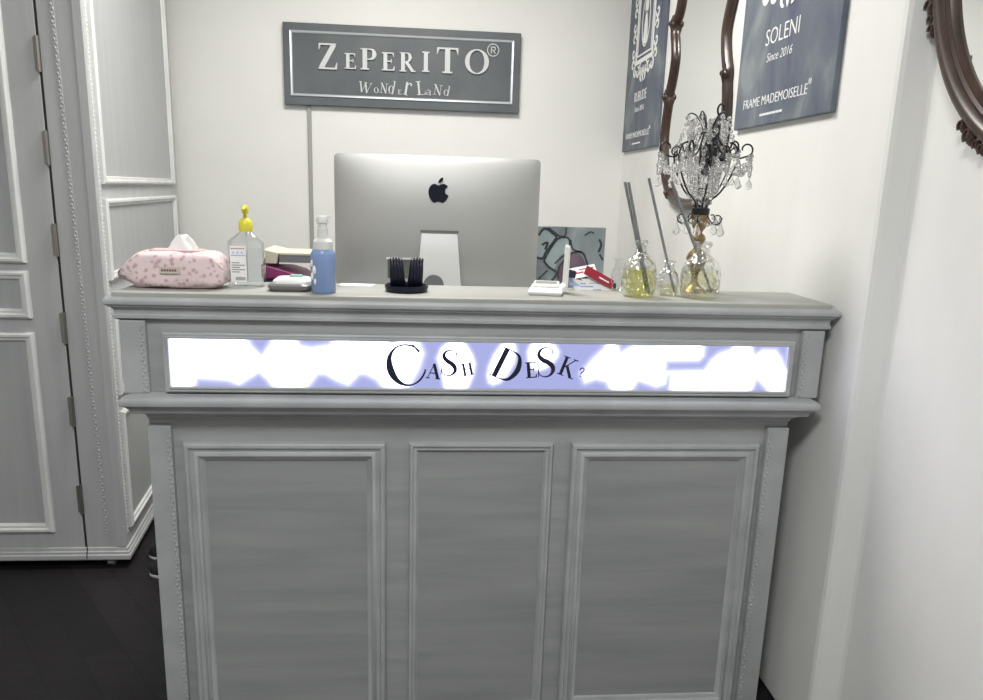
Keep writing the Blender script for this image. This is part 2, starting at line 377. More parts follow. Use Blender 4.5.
def sans(mb, text, u0, u1, v0, v1, P, n0=0, n1=.001, shear=0):
    """built-in vector lettering fitted to a box on a plane"""
    cu = bpy.data.curves.new('lettering', 'FONT'); cu.body = text; cu.extrude = .5; cu.resolution_u = 3; cu.offset = -.012
    ob = bpy.data.objects.new('lettering', cu); COL.objects.link(ob)
    dg = bpy.context.evaluated_depsgraph_get(); dg.update(); me = bpy.data.meshes.new_from_object(ob.evaluated_get(dg))
    xs = [v.co.x for v in me.vertices]; ys = [v.co.y for v in me.vertices]
    a, b_, c, d = min(xs), max(xs), min(ys), max(ys)
    vs = []
    for v in me.vertices:
        tv = (v.co.y-c)/(d-c); u = lerp(u0, u1, (v.co.x-a)/(b_-a))+shear*tv*(v1-v0)
        vs.append(P(u, lerp(v0, v1, tv), n1 if v.co.z > 0 else n0))
    mb.add(vs, [tuple(p.vertices) for p in me.polygons])
    bpy.data.objects.remove(ob); bpy.data.meshes.remove(me); bpy.data.curves.remove(cu)

# ------------------------------------------------------------------ the room
XW, YB, YC, XN, H = 1.003, 3.93, 1.60, 1.06, 2.9
structure(MB().box(-2.6, XN+.1, -2.6, YB+.1, -.1, 0).build('floor', M_floor))
structure(MB().box(-2.6, XN+.1, -2.6, YB+.1, H, H+.1).build('ceiling', M_ceil))
def wallgrid(name, x0, x1, y0, y1, mat): return structure(MB().box(x0, x1, y0, y1, 0, H).build(name, mat))
wallgrid('wall_back', -2.6, XW+.1, YB, YB+.1, M_wall)
mb = MB()
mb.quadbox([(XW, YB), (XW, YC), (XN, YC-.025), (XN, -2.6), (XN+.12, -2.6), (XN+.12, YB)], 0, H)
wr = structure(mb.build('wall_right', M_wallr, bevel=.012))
wallgrid('wall_left', -2.7, -2.6, -2.6, YB+.1, M_wall)
wallgrid('wall_front', -2.6, XN+.1, -2.7, -2.6, M_wall)

# ------------------------------------------------------------------ wardrobe at left
WY = 2.60; K = -.123
def side_x(y): return -1.12+K*(y-WY)
ward = thing('wardrobe', (-1.7, 3.2, 0), 'tall grey painted wardrobe with white panel mouldings left of the counter', 'wardrobe')
WB, WT = .035, 2.62
YE = 3.86
mb = MB(); mb.quadbox([(-2.35, WY+.03), (-1.262, WY+.03), (-1.262, WY), (-1.12, WY), (side_x(YE), YE), (-2.35, YE)], WB, WT)
mb.build('carcass', M_door, ward, bevel=.003)
door = MB().box(-2.33, -1.270, WY, WY+.028, WB+.005, WT-.03).build('door', M_door, ward, bevel=.002)
FP = Plane((0, WY, 0), (1, 0, 0), (0, 0, 1))
cprof = [(0, 0), (.000, .012), (.006, .019), (.014, .019), (.018, .012), (.026, .012), (.031, .006), (.034, .0), (.034, -.0)]
for v0, v1 in ((.148, .893), (.943, 1.107), (1.134, 2.52)):
    MB().frame(-2.12, -1.368, v0, v1, cprof, FP).build('door_moulding', M_cmould, door, smooth=True)
    MB().box(-2.09, -1.398, v0+.03, v1-.03, 0, .0015, FP).build('door_panel', M_cpanel, door)
SP = Plane((-1.12, WY, 0), (K, 1, 0), (0, 0, 1))
kk = math.sqrt(1+K*K)
sprof = [(0, 0), (.000, .010), (.006, .016), (.013, .016), (.017, .010), (.024, .009), (.028, 0)]
for v0, v1 in ((.14, .592), (.655, 1.02), (1.073, 1.352), (1.402, 2.52)):
    MB().frame(.045*kk, 1.15*kk, v0, v1, sprof, SP).build('side_moulding', M_cmould, ward, smooth=True)
    MB().box(.07*kk, 1.12*kk, v0+.026, v1-.026, 0, .0012, SP).build('side_panel', M_cpanel, ward)
# plinth moulding
bprof = [(.0, .082), (.005, .080), (.006, .070), (.010, .066), (.010, .058), (.014, .054), (.014, .040), (.011, WB), (0, WB)]
MB().cornice([(-2.35, WY), (-1.262, WY)], [(o*1.0, z) for o, z in bprof]).build('plinth_moulding', M_door, ward)
MB().cornice([(-1.258, WY), (-1.12, WY), (side_x(YE), YE)], bprof).build('plinth_moulding', M_door, ward)
# post edge beadings
def beads(name, P, u, v0, v1, mat, parent, step=.016, r=.004, u2=None, strip=True):
    mb = MB(); n = int((v1-v0)/step)
    if strip: mb.box(u-.0065, u+.0065, v0, v1, 0, .0022, P) if u2 is None else mb.prism([(u-.0065, v0), (u+.0065, v0), (u2+.0065, v1), (u2-.0065, v1)], 0, .0022, P)
    for i in range(n):
        v = v0+(i+.5)*step; uu = u if u2 is None else lerp(u, u2, i/n)
        q = P(uu+(.0022 if i % 2 else -.0022), v, .0028); mb.ball(q, r, 6, 4, (1, .6, 1.25))
    return mb.build(name, mat, parent, smooth=True)
beads('bead_trim', FP, -1.186, .13, 2.55, M_door, ward, .013, .0044, u2=-1.222)
beads('bead_trim', SP, .022, .13, 2.55, M_cmould, ward, .014, .0036)
MB().prism([(-1.152, .085), (-1.122, .085), (-1.122, 2.6), (-1.152, 2.6)], 0, .005, FP).build('corner_strip', M_door, ward, bevel=.002)
for z in (1.805, 1.513, 1.213, .910, .609, .274):
    h = MB(); h.tube([(-1.266, WY-.006, z-.055), (-1.266, WY-.006, z+.055)], .0068, 10)
    h.box(-1.280, -1.268, WY-.003, WY, z-.052, z+.052)
    for q in (-.018, .018): h.tube([(-1.266, WY-.006, z+q-.0012), (-1.266, WY-.006, z+q+.0012)], .0074, 10)
    h.build('hinge', M_steel, ward, smooth=True)
MB().box(-1.2695, -1.2622, WY+.002, WY+.03, WB, WT-.03).build('shadow_gap', M_gap, ward)
for x, y in ((-1.185, 2.618), (-2.2, 2.618), (-1.32, 3.75), (-2.2, 3.75)):
    f = MB(); f.box(x-.012, x+.012, y-.012, y+.012, .020, WB+.001)
    f.tube([(x-.012, y, .013), (x+.012, y, .013)], .013, 14)
    f.build('caster', M_steel, ward, smooth=True)

# ------------------------------------------------------------------ cash counter
counter = thing('reception_counter', (.13, 1.85, 0), 'grey painted panelled cash counter with moulded ledge and lit sign strip', 'counter')
ZL = 1.172; YF, YBK = 1.715, 1.915
XL, XR = -.713, .975
# ledge top
MB().box(XL-.008, XR+.006, 1.697, 1.925, ZL-.014, ZL).build('ledge_top', M_ledge, counter, bevel=.003)
prof = [(.012, ZL-.003), (.018, ZL-.008), (.020, ZL-.012), (.026, ZL-.016), (.028, ZL-.022), (.026, ZL-.028), (.020, ZL-.031), (.020, ZL-.034), (.015, ZL-.036),
        (.011, ZL-.040), (.009, ZL-.046), (.009, ZL-.052), (.012, ZL-.054), (.012, ZL-.061), (.006, ZL-.064), (0, ZL-.067)]
pathU = [(XL, 1.925), (XL, YF), (XR, YF), (XR, 1.925)]
MB().cornice(pathU, [(o*.92, z) for o, z in prof]).build('cornice', M_mould, counter, smooth=True)
# frieze box
MB().box(XL+.002, XR-.002, YF+.004, 1.92, .93, ZL-.014).build('frieze', M_paint, counter)
Pf = front(YF+.004)
for x0, x1, bx in ((XL, XL+.058, XL+.050), (XR-.056, XR, XR-.046)):
    pl = MB().box(x0, x1, 0, .010, 0, 0, None) if False else MB()
    pl.box(x0, x1, YF-.008, YF+.006, .932, ZL-.067)
    p = pl.build('pilaster', M_mould, counter, bevel=.002)
    beads('bead_trim', front(YF-.008), bx, .936, ZL-.070, M_mould, p, .0090, .0030)
# light box
lb = MB(); X0, X1, Z0, Z1 = -.617, .899, .937, 1.079
lb.box(X0+.001, X1-.001, YF-.006, YF+.006, Z0+.001, Z1-.001)
lb.frame(X0, X1, Z0, Z1, [(0, 0), (0, .016), (.003, .018), (.008, .0165), (.0095, .020), (.0135, .019), (.0145, .012)], front(YF+.002))
lbx = lb.build('light_box', M_mould, counter, smooth=True)
# lit face with the LED pattern
LAV = [[(242.8, 0), (274, 0), (272, .07), (262, .36), (252, .15)],
 [(189, 1), (196, .82), (227, .86), (238, .95), (247, .83), (258.5, .68), (267.4, .84), (278.6, 1)],
 [(294, 0), (300, .12), (312, .16), (330, .1), (339, 0)],
 [(299, 1), (317, .71), (325.6, .71), (337, .85), (348, .94), (359, .7), (366, .7), (377, .82), (391, 1)],
 [(380, 0), (392, .07), (402, 0)],
 [(415, 0), (423, .25), (418, .6), (403, 1), (618, 1), (608, .82), (597, .76), (586, .84), (582, .65), (592, .35), (604, .08), (606, 0)],
 [(612, 0), (619, .2), (628.5, .07), (632, .03), (656, .02), (658, 0)],
 [(628, 1), (638.7, .78), (649, .85), (658, .92), (666, .86), (668, .62), (671.6, .66), (672, 1)],
 [(665, .34), (697.7, .32), (701.8, .22), (701.8, 0), (734, 0), (730, .08), (718, .18), (711, .32), (705, .56), (665, .59)],
 [(745.5, 0), (752.6, .22), (761, .09), (773, .09), (779, .25), (784, .46), (788, .5), (788, 0)],
 [(749.6, 1), (757.7, .71), (769, .93), (772, 1)]]
WHI = [[(435, .25), (456, 0), (471, .17), (477, .55), (465, 1), (446, 1), (441, .65)],
 [(495.6, .12), (512, 0), (517.6, .3), (504, .85), (490, .95), (486, .65)],
 [(526, .05), (542, 0), (559, .12), (557, .35), (542, .62), (528.5, .55)]]
def sdist(px, py, poly):
    inside = False; d = 1e9; n = len(poly)
    for i in range(n):
        x1, y1 = poly[i]; x2, y2 = poly[(i+1) % n]; y1 *= 49; y2 *= 49
        if (y1 > py) != (y2 > py) and px < (x2-x1)*(py-y1)/(y2-y1)+x1: inside = not inside
        dx, dy = x2-x1, y2-y1; tt = max(0, min(1, ((px-x1)*dx+(py-y1)*dy)/(dx*dx+dy*dy)))
        d = min(d, (px-x1-tt*dx)**2+(py-y1-tt*dy)**2)
    d = math.sqrt(d); return -d if inside else d
def sm(x): x = max(0, min(1, x)); return x*x*(3-2*x)
def ext(poly):  # carry shapes past the rim so they stay solid at the edge
    return [(x, (-.2 if v <= .001 else 1.2 if v >= .999 else v)) for x, v in poly]
def chaikin(poly, it=1):
    for _ in range(it):
        out = []
        for k in range(len(poly)):
            a_, b_ = poly[k], poly[(k+1) % len(poly)]
            out += [(a_[0]*.75+b_[0]*.25, a_[1]*.75+b_[1]*.25), (a_[0]*.25+b_[0]*.75, a_[1]*.25+b_[1]*.75)]
        poly = out
    return poly
LAV = [(p if k == 8 else ext(p)) for k, p in enumerate(LAV)]; WHI = [chaikin(ext(p)) for p in WHI]; LAV = [ext(p) for p in LAV]
LX0, LX1, LZ0, LZ1 = X0+.0145, X1-.0145, Z0+.0142, Z1-.0145
nx, nz = 500, 40; mb = MB(); vals = []
vs = []
for j in range(nz+1):
    for i in range(nx+1):
        vs.append(V(lerp(LX0, LX1, i/nx), YF-.010, lerp(LZ0, LZ1, j/nz)))
        xw = lerp(LX0, LX1, i/nx); px = (439.6*xw+430.5)/(1+.0475*xw); py = (1-j/nz)*49
        lav = 0
        for p in LAV:
            if min(q[0] for q in p)-5 < px < max(q[0] for q in p)+5: lav = max(lav, sm((5.5-sdist(px, py, p))/13))
        for p in WHI:
            if min(q[0] for q in p)-5 < px < max(q[0] for q in p)+5: lav = min(lav, 1-sm((4.5-sdist(px, py, p))/9))
        vals.append(1-lav)
fs = [(j*(nx+1)+i, j*(nx+1)+i+1, (j+1)*(nx+1)+i+1, (j+1)*(nx+1)+i) for j in range(nz) for i in range(nx)]
mb.add(vs, fs)
lit = mb.build('diffuser', M_lit, lbx)
a = lit.data.attributes.new('glow', 'FLOAT', 'POINT'); a.data.foreach_set('value', vals)
lt = MB(); PL = front(YF-.010)
for ch, x0, z0, x1, z1, rot in (('C', -.104, .958, -.010, 1.058, 20), ('A', -.012, .974, .024, 1.012, -6), ('S', .024, .983, .063, 1.045, -4), ('H', .071, .982, .104, 1.016, 12),
        ('D', .137, .974, .217, 1.056, -24), ('E', .224, .979, .255, 1.019, 6), ('S', .253, .981, .298, 1.056, 6), ('K', .302, .977, .355, 1.035, -20), ('?', .358, .983, .370, 1.005, -12)):
    glyph(lt, ch, x0*1.012, z0, x1*1.012, z1, PL, 0, .0015, rot, 1.0 if z1-z0 > .05 else 1.25)
o = lt.build('lettering', M_ink, lbx); o['label'] = 'black uneven serif letters reading CASH DESK?'
# waist moulding
prof2 = [(0, .933), (.010, .931), (.014, .928), (.022, .926), (.028, .919), (.029, .912), (.027, .905), (.020, .901), (.017, .898), (.012, .892), (.010, .884), (.002, .880), (-.012, .876), (-.016, .870)]
path2 = [(XL+.022, 2.0), (XL+.022, YF), (XR-.027, YF), (XR-.027, 2.0)]
MB().cornice(path2, prof2).build('waist_moulding', M_mould, counter, smooth=True)
# lower body
BY = 1.755; BX0, BX1 = -.680, .931
body = MB().box(BX0, BX1, BY, 2.0, 0, .93).build('lower_body', M_paint, counter)
prof3 = [(0, .872), (.009, .870), (.012, .864), (.009, .858), (.003, .856), (.0, .853)]
MB().cornice([(BX0+.012, BY+.05), (BX0+.012, BY), (BX1-.010, BY), (BX1-.010, BY+.05)], prof3).build('top_bead', M_mould, counter, smooth=True)
for x0, x1, bx in ((BX0, BX0+.055, BX0+.049), (BX1-.058, BX1, BX1-.050)):
    p = MB().box(x0, x1, BY-.014, BY+.004, 0, .842).build('pilaster', M_mould, counter, bevel=.002)
    beads('bead_trim', front(BY-.014), bx, .004, .838, M_mould, p, .012, .0031)
PB = front(BY)
pw = [(0, 0), (.001, .014), (.005, .018), (.012, .018), (.015, .012), (.024, .011), (.027, .014), (.034, .015), (.037, .009), (.044, .007), (.049, 0)]
pn = [(0, 0), (.001, .009), (.004, .013), (.009, .013), (.012, .008), (.019, .009), (.022, .005), (.026, 0)]
for x0, x1, v0, pr in ((-.600, -.109, .006, pw), (-.051, .316, .020, pn), (.362, .858, .006, pw)):
    w = pr[-1][0]
    pp = MB().box(x0+w-.003, x1-w+.003, v0+w-.003, .797-w+.003, 0, .0012, PB).build('panel', M_panel, counter)
    MB().frame(x0, x1, v0, .797, pr, PB).build('panel_moulding', M_mould, pp, smooth=True)

# work desk behind
desk = thing('work_desk', (.1, 2.4, 0), 'plain desk hidden behind the counter carrying the computer', 'desk')
DZ = 1.004
MB().box(-.66, .92, 2.01, 2.78, DZ-.03, DZ).build('desk_top', M_paint, desk, bevel=.002)
for x in (-.62, .86): MB().box(x, x+.03, 2.05, 2.72, 0, DZ-.03).build('side_panel', M_paint, desk)

# ------------------------------------------------------------------ computer
mac = thing('desktop_computer', (.017, 2.40, DZ), 'silver all-in-one computer seen from behind, black fruit logo', 'computer')
MX0, MX1, MZ0, MZ1, MY = -.308, .342, 1.100, 1.521, 2.385
nxx, nzz = 48, 32
def shell(u, v):  # bulge towards the camera, u,v in -1..1
    a = max(0, 1-abs(u)**2.6); c = max(0, 1-abs(v)**2.6)
    return .006+.040*(a**.8)*(c**.8)
mb = MB(); vs = []
cx, cz, hw, hh, rr = (MX0+MX1)/2, (MZ0+MZ1)/2, (MX1-MX0)/2, (MZ1-MZ0)/2, .014
def rc(u, v):  # rounded rectangle warp
    x, z = u*hw, v*hh
    ax, az = abs(x)-(hw-rr), abs(z)-(hh-rr)
    if ax > 0 and az > 0:
        l = math.hypot(ax, az); m = max(ax, az)
        k = m/l; ax *= k; az *= k
        x = math.copysign(hw-rr+ax, x); z = math.copysign(hh-rr+az, z)
    return cx+x, cz+z
us = [sin((i/nxx*2-1)*PI/2)*.35+(i/nxx*2-1)*.65 for i in range(nxx+1)]; vv = [sin((j/nzz*2-1)*PI/2)*.35+(j/nzz*2-1)*.65 for j in range(nzz+1)]
for v in vv:
    for u in us:
        x, z = rc(u, v); vs.append(V(x, MY-shell(u, v), z))
nb = len(vs)
for v in vv:
    for u in us:
        x, z = rc(u, v); vs.append(V(x, MY, z))
W = nxx+1; fs = []
for j in range(nzz):
    for i in range(nxx):
        q = (j*W+i, j*W+i+1, (j+1)*W+i+1, (j+1)*W+i); fs.append(q); fs.append(tuple(nb+k for k in q[::-1]))
rim = [i for i in range(W)]+[j*W+nxx for j in range(1, nzz+1)]+[nzz*W+i for i in range(nxx-1, -1, -1)]+[j*W for j in range(nzz-1, 0, -1)]
for k in range(len(rim)):
    a_, b_ = rim[k], rim[(k+1) % len(rim)]; fs.append((a_, b_, nb+b_, nb+a_))
mb.add(vs, fs); mb.build('back_shell', M_alu, mac, smooth=True)
MB().box(MX0+.004, MX1-.004, MY, MY+.004, MZ0+.07, MZ1-.004).build('screen', M_screen, mac)
# logo
ap = [(.5, .80), (.62, .85), (.76, .87), (.89, .80), (.93, .75), (.84, .67), (.80, .55), (.83, .43), (.96, .33), (.89, .17), (.79, .05), (.69, 0), (.59, .03), (.5, .05), (.41, .03), (.31, 0), (.2, .06), (.08, .25), (.03, .47), (.07, .68), (.18, .82), (.31, .86), (.42, .83)]
leaf = [(.49, .91), (.50, 1.0), (.57, 1.10), (.70, 1.16), (.70, 1.06), (.62, .95)]
s = .067; lx, lz = .018-.5*s, 1.378
PLg = front(MY-.0455)
mb = MB()
for poly in (cr([(a, b, 0) for a, b in ap], 4, True), cr([(a, b, 0) for a, b in leaf], 4, True)):
    mb.prism([(lx+p.x*s, lz+p.y*s) for p in poly], 0, .0012, PLg)
mb.build('logo', M_black, mac)
# stand
yt, zt = MY-.048, 1.290
st = MB(); prf = []
path = cr([(0, yt+.006, zt), (0, yt-.004, 1.24), (0, yt-.012, 1.16), (0, yt-.016, 1.08), (0, yt-.012, 1.03), (0, yt+.004, 1.008), (0, yt+.04, 1.0075), (0, yt+.19, 1.0065)], 6)
wds = []
n = len(path); vs = []; SX = .023
for i, p in enumerate(path):
    w = lerp(.0555, .072, min(1, (zt-p.z)/.19)) if p.z > 1.02 else .085
    a_ = path[max(i-1, 0)]; c_ = path[min(i+1, n-1)]; t = (c_-a_).normalized(); nn = V(0, t.z, -t.y)
    for x, h in ((-w, .002), (w, .002), (w, -.002), (-w, -.002)): vs.append(V(SX+x, p.y, p.z)+nn*h)
fs = [(i*4+k, i*4+(k+1) % 4, (i+1)*4+(k+1) % 4, (i+1)*4+k) for i in range(n-1) for k in range(4)]+[(3, 2, 1, 0), tuple((n-1)*4+k for k in range(4))]
st.add(vs, fs); stand = st.build('stand', M_aluw, mac)
mb = MB(); mb.prism([(SX-.0165+.032*cos(a)-.0, 1.122+.032*sin(a)) for a in [2*PI*k/28 for k in range(28)]], .0, .003, front(yt-.0165)); mb.build('cable_hole', M_greycover, stand)
mb = MB(); mb.box(SX-.060, SX+.060, MY-.052, MY-.043, zt-.004, zt+.003); mb.build('hinge_slot', M_greycover, mac)

# ------------------------------------------------------------------ wall sign
sg = thing('wall_sign', (-.154, YB-.02, 1.81), 'dark grey shop name sign with pale raised letters on the back wall', 'sign')
SY = YB-.034; S0, S1, SZ0, SZ1 = -.743, .433, 1.812, 2.197
MB().box(S0, S1, SY, YB-.001, SZ0, SZ1).build('board', M_signgrey, sg, bevel=.003)
PS = front(SY)
mb = MB(); e0, e1, g0, g1 = S0+.031, S1-.033, SZ0+.040, SZ1-.036; w = .0055
mb.frame(e0, e1, g0, g1, [(0, 0), (0, .003), (.003, .006), (.010, .005), (.014, .002), (.014, 0)], PS)
mb.build('border', M_signshiny, sg)
def zx(x): return S0+(x-72)*.0015-.012*max(0, 1-(x-192)/560)
def zz(d): return SZ1-d*.001444
mb = MB()
for ch, x0, x1, d0, d1 in (('Z', 192, 255, 65, 146), ('E', 277, 315, 93, 142), ('P', 328, 380, 75, 142), ('E', 397, 440, 85, 142), ('R', 455, 510, 82, 143), ('I', 528, 556, 77, 141), ('T', 578, 648, 61, 142), ('O', 672, 748, 62, 140)):
    glyph(mb, ch, zx(x0), zz(d1), zx(x1), zz(d0), PS, 0, .009, 0, 1.3)
o = mb.build('lettering', M_signwhite, sg); o['label'] = 'pale raised serif letters reading ZEPERITO'
mb = MB()
for ch, x0, x1, y0, y1, rot in (('W', 323, 368, 265, 303, -10), ('o', 372, 388, 285, 303, 0), ('N', 390, 420, 270, 305, -8), ('d', 420, 443, 264, 308, -14), ('E', 449, 465, 293, 308, 0), ('r', 468, 497, 268, 312, -14), ('L', 508, 542, 266, 311, 6), ('a', 543, 561, 294, 311, 0), ('N', 565, 599, 276, 313, -8), ('d', 602, 623, 282, 315, -10)):
    ex = 70+((x0+x1)/2-72)*.0498
    glyph(mb, ch, zx(x0), zz(y1-ex), zx(x1), zz(y0-ex), PS, 0, .003, rot, .9)
o = mb.build('tagline', M_signwhite, sg); o['label'] = 'small jumbled letters reading WonderLand'
mb = MB(); ccx, ccz, cr_ = zx(763), zz(60), .0285
pts = [(ccx+cr_*cos(2*PI*k/36), ccz+cr_*sin(2*PI*k/36)) for k in range(37)]; mb.ribbon(pts, [.0042]*37, PS, 0, .004)
mb.ribbon([(ccx-.009, ccz-.016), (ccx-.009, ccz+.016)], [.005]*2, PS, 0, .004)
q = cr([(ccx-.009, ccz+.014, 0), (ccx+.006, ccz+.014, 0), (ccx+.011, ccz+.007, 0), (ccx+.006, ccz, 0), (ccx-.009, ccz, 0)], 4); mb.ribbon([(p.x, p.y) for p in q], [.004]*len(q), PS, 0, .004)
mb.ribbon([(ccx, ccz), (ccx+.011, ccz-.016)], [.005]*2, PS, 0, .004)
mb.build('registered_mark', M_signwhite, sg)
# conduit under sign
mb = MB(); mb.box(-.637, -.617, YB-.014, YB, .9, 1.811)
tag(mb.build('cord_cover', M_grout, origin=(-.627, YB-.007, .9), bevel=.003), 'thin grey vertical cable cover running down the wall below the sign', 'conduit')

# ------------------------------------------------------------------ posters on the right wall
def scroll(mb, P, x, y, r, a0, turns, w, flip=1, n1=.0015):
    pts = []; ws = []; n = 16
    for i in range(n+1):
        tt = i/n; a = a0+flip*turns*2*PI*tt; rr_ = r*(1-.75*tt)
        pts.append((x+rr_*cos(a), y+rr_*sin(a))); ws.append(1.25*w*(1-.5*tt)*(.4+min(1, tt*4)*.6))
    mb.ribbon(pts, ws, P, 0, n1)
def poster(yc, name_word, label, oval_kind):
    t = thing('hanging_poster', (XW-.007, yc, 1.638), label, 'poster', 'blue-grey canvas posters on the right wall')
    hw_, zb, zt_ = .302, 1.638, 2.56; FX = XW-.016
    MB().box(FX, XW-.0003, yc-hw_, yc+hw_, zb, zt_).build('canvas', M_canvas, t, bevel=.003)
    P = rightwall(FX, yc)
    mb = MB()
    sans(mb, name_word, -.118, .088, 1.866, 1.911, P)
    sans(mb, 'Since 2016', -.100, .056, 1.818, 1.842, P, shear=.25)
    sans(mb, 'FRAME MADEMOISELLE', -.236, .172, 1.697, 1.724, P)
    sans(mb, 'R', .1795, .1855, 1.724, 1.732, P)
    pts = [(.1825+.007*cos(2*PI*k/16), 1.728+.007*sin(2*PI*k/16)) for k in range(17)]; mb.ribbon(pts, [.0015]*17, P, 0, .001)
    for k in range(22):  # tiny unreadable line
        u = -.108+k*.0068; mb.ribbon([(u, 1.665), (u, 1.672)], [.0032+.0012*((k*7) % 3)]*2, P, 0, .0008)
    mb.build('lettering', M_whitepaper, t)
    mb = MB(); cz_ = 2.225
    for (hx, hz, w_) in ((.146, .185, .020), (.116, .152, .008)):
        mb.frame(-hx, hx, cz_-hz, cz_+hz, [(0, 0), (0, .0015), (w_, .0015), (w_, 0)], P)
    pts = [(.062*cos(a), cz_+.115*sin(a)) for a in [2*PI*k/40 for k in range(41)]]; mb.ribbon(pts, [.008]*41, P, 0, .0015)
    mb.ribbon([(0, cz_-.105), (0, cz_-.02), (0, cz_+.04)], [.075, .05, .018], P, 0, .0012)
    mb.prism([(.028*cos(a), cz_+.062+.034*sin(a)) for a in [2*PI*k/20 for k in range(20)]], 0, .0012, P)
    for sgn in (-1, 1):
        for k in range(7):
            v = cz_-.18+k*.06
            scroll(mb, P, sgn*.186, v, .028, 0 if sgn < 0 else PI, .9, .014, sgn*(1 if k % 2 else -1))
        for top in (-1, 1):
            for k, u in enumerate((.045, .095, .14)):
                scroll(mb, P, sgn*u, cz_+top*(.215+.008*(k % 2)), .028, -PI/2*top, .95, .015, sgn*(1 if k % 2 else -1))
            scroll(mb, P, sgn*.022, cz_+top*.245, .024, PI/2*top, .8, .014, sgn)
        for top in (-1, 1):
            mb.ribbon([(0, cz_+top*.20), (sgn*.012, cz_+top*.235), (0, cz_+top*.275)], [.004, .014, .003], P, 0, .0015)
    o = mb.build('ornament', M_whitepaper, t); o['label'] = 'white scrollwork picture frame print'
    return t
poster(3.602, 'RUBUDE', 'blue-grey canvas poster reading RUBUDE, in the room corner left of the mirror', 0)
poster(2.140, 'SOLENI', 'blue-grey canvas poster reading SOLENI, right of the curvy mirror', 1)

# ------------------------------------------------------------------ ornate mirror between the posters
mir = thing('wall_mirror', (XW-.02, 2.86, 1.375), 'tall mirror in curvy scalloped dark wood frame between the two posters', 'mirror', 'wood framed mirrors')
half = [(.0, 1.392), (.08, 1.396), (.17, 1.417), (.24, 1.46), (.29, 1.515), (.316, 1.572), (.332, 1.63), (.338, 1.68), (.330, 1.75), (.318, 1.805),
        (.318, 1.835), (.300, 1.87), (.280, 1.92), (.270, 1.975), (.283, 2.03), (.303, 2.08), (.296, 2.115), (.262, 2.15), (.240, 2.21), (.225, 2.33), (.18, 2.41), (.08, 2.44), (.0, 2.47)]
MCY = 2.86
rightc = [V(0, MCY-a, z) for a, z in half]; leftc = [V(0, MCY+a, z) for a, z in half[1:-1]][::-1]
loop = cr(rightc+leftc, 5, True)
MXc = XW-.035
def sweep(mb, loop, prof, x0):
    """prof: (outward in plane, x-offset towards room)"""
    n = len(loop); c = sum(loop, V(0, 0, 0))/n; vs = []
    for i, p in enumerate(loop):
        t = (loop[(i+1) % n]-loop[i-1]).normalized(); nn = V(0, t.z, -t.y)
        if nn.dot(p-c) < 0: nn = -nn
        for o_, h in prof: q = p+nn*o_; vs.append(V(x0-h, q.y, q.z))
    Lp = len(prof); fs = []
    for i in range(n):
        j = (i+1) % n
        for k in range(Lp): fs.append((i*Lp+k, i*Lp+(k+1) % Lp, j*Lp+(k+1) % Lp, j*Lp+k))
    mb.add(vs, fs)
fprof = [(.020, 0), (.024, .018), (.018, .032), (.010, .040), (.002, .042), (-.006, .036), (-.011, .038), (-.016, .032), (-.020, .022), (-.022, .006), (-.020, 0)]
mb = MB(); sweep(mb, loop, [(a*1.0, b_*.70) for a, b_ in fprof], XW-.0005); 
fr = mb.build('frame', M_walnut, mir, smooth=True)
for sgn in (-1, 1):
    for a, z, r in ((.322, 1.828, .017), (.300, 2.112, .018), (.20, 1.432, .012)):
        mb = MB()
        mb.ball((XW-.024, MCY-sgn*a, z), r, 14, 9, (.75, 1.15, 1.0)); mb.tube([V(XW-.036, MCY-sgn*a+r*.75*(1-.06*q)*cos(q*.6), z+r*.75*(1-.06*q)*sin(q*.6)) for q in range(12)], [.0035]*12, 6)
        mb.tube([V(XW-.024, MCY-sgn*(a-.004), z-r*1.9), V(XW-.027, MCY-sgn*a, z), V(XW-.024, MCY-sgn*(a-.004), z+r*1.9)], [.006, .013, .006], 8)
        mb.build('frame_knot', M_walnut, fr, smooth=True)
mb = MB(); mb.prism([(p.y, p.z) for p in loop], 0, .010, Plane((XW-.001, 0, 0), (0, 1, 0), (0, 0, 1)))
mb.v = [V(XW-.0005-abs(p.x-(XW-.001)), p.y, p.z) for p in mb.v]
mb.build('mirror_glass', M_mirror, mir)

# oval mirror on the near wall
OY, OZ, OA, OB = 1.15, 1.95, .408, .452
ov = thing('wall_mirror', (XN-.02, OY, OZ-OB), 'oval mirror in heavy carved dark wood frame at the right picture edge', 'mirror', 'wood framed mirrors')
loop = [V(0, OY+OA*cos(2*PI*k/120), OZ+OB*sin(2*PI*k/120)) for k in range(120)]
mb = MB(); sweep(mb, loop, [(.020, 0), (.023, .012), (.021, .022), (.016, .030), (.006, .034), (-.004, .032), (-.012, .024), (-.018, .026), (-.024, .022), (-.028, .024), (-.033, .018), (-.036, .006), (-.036, 0)], XN-.001)
fr = mb.build('frame', M_walnutd, ov, smooth=True)
mb = MB(); n = 120
mb.prism([(OY+(OA-.03)*cos(2*PI*k/120), OZ+(OB-.03)*sin(2*PI*k/120)) for k in range(120)], 0, .006, Plane((XN-.012, 0, 0), (0, 1, 0), (0, 0, 1)))
mb.build('mirror_glass', M_mirror, ov)
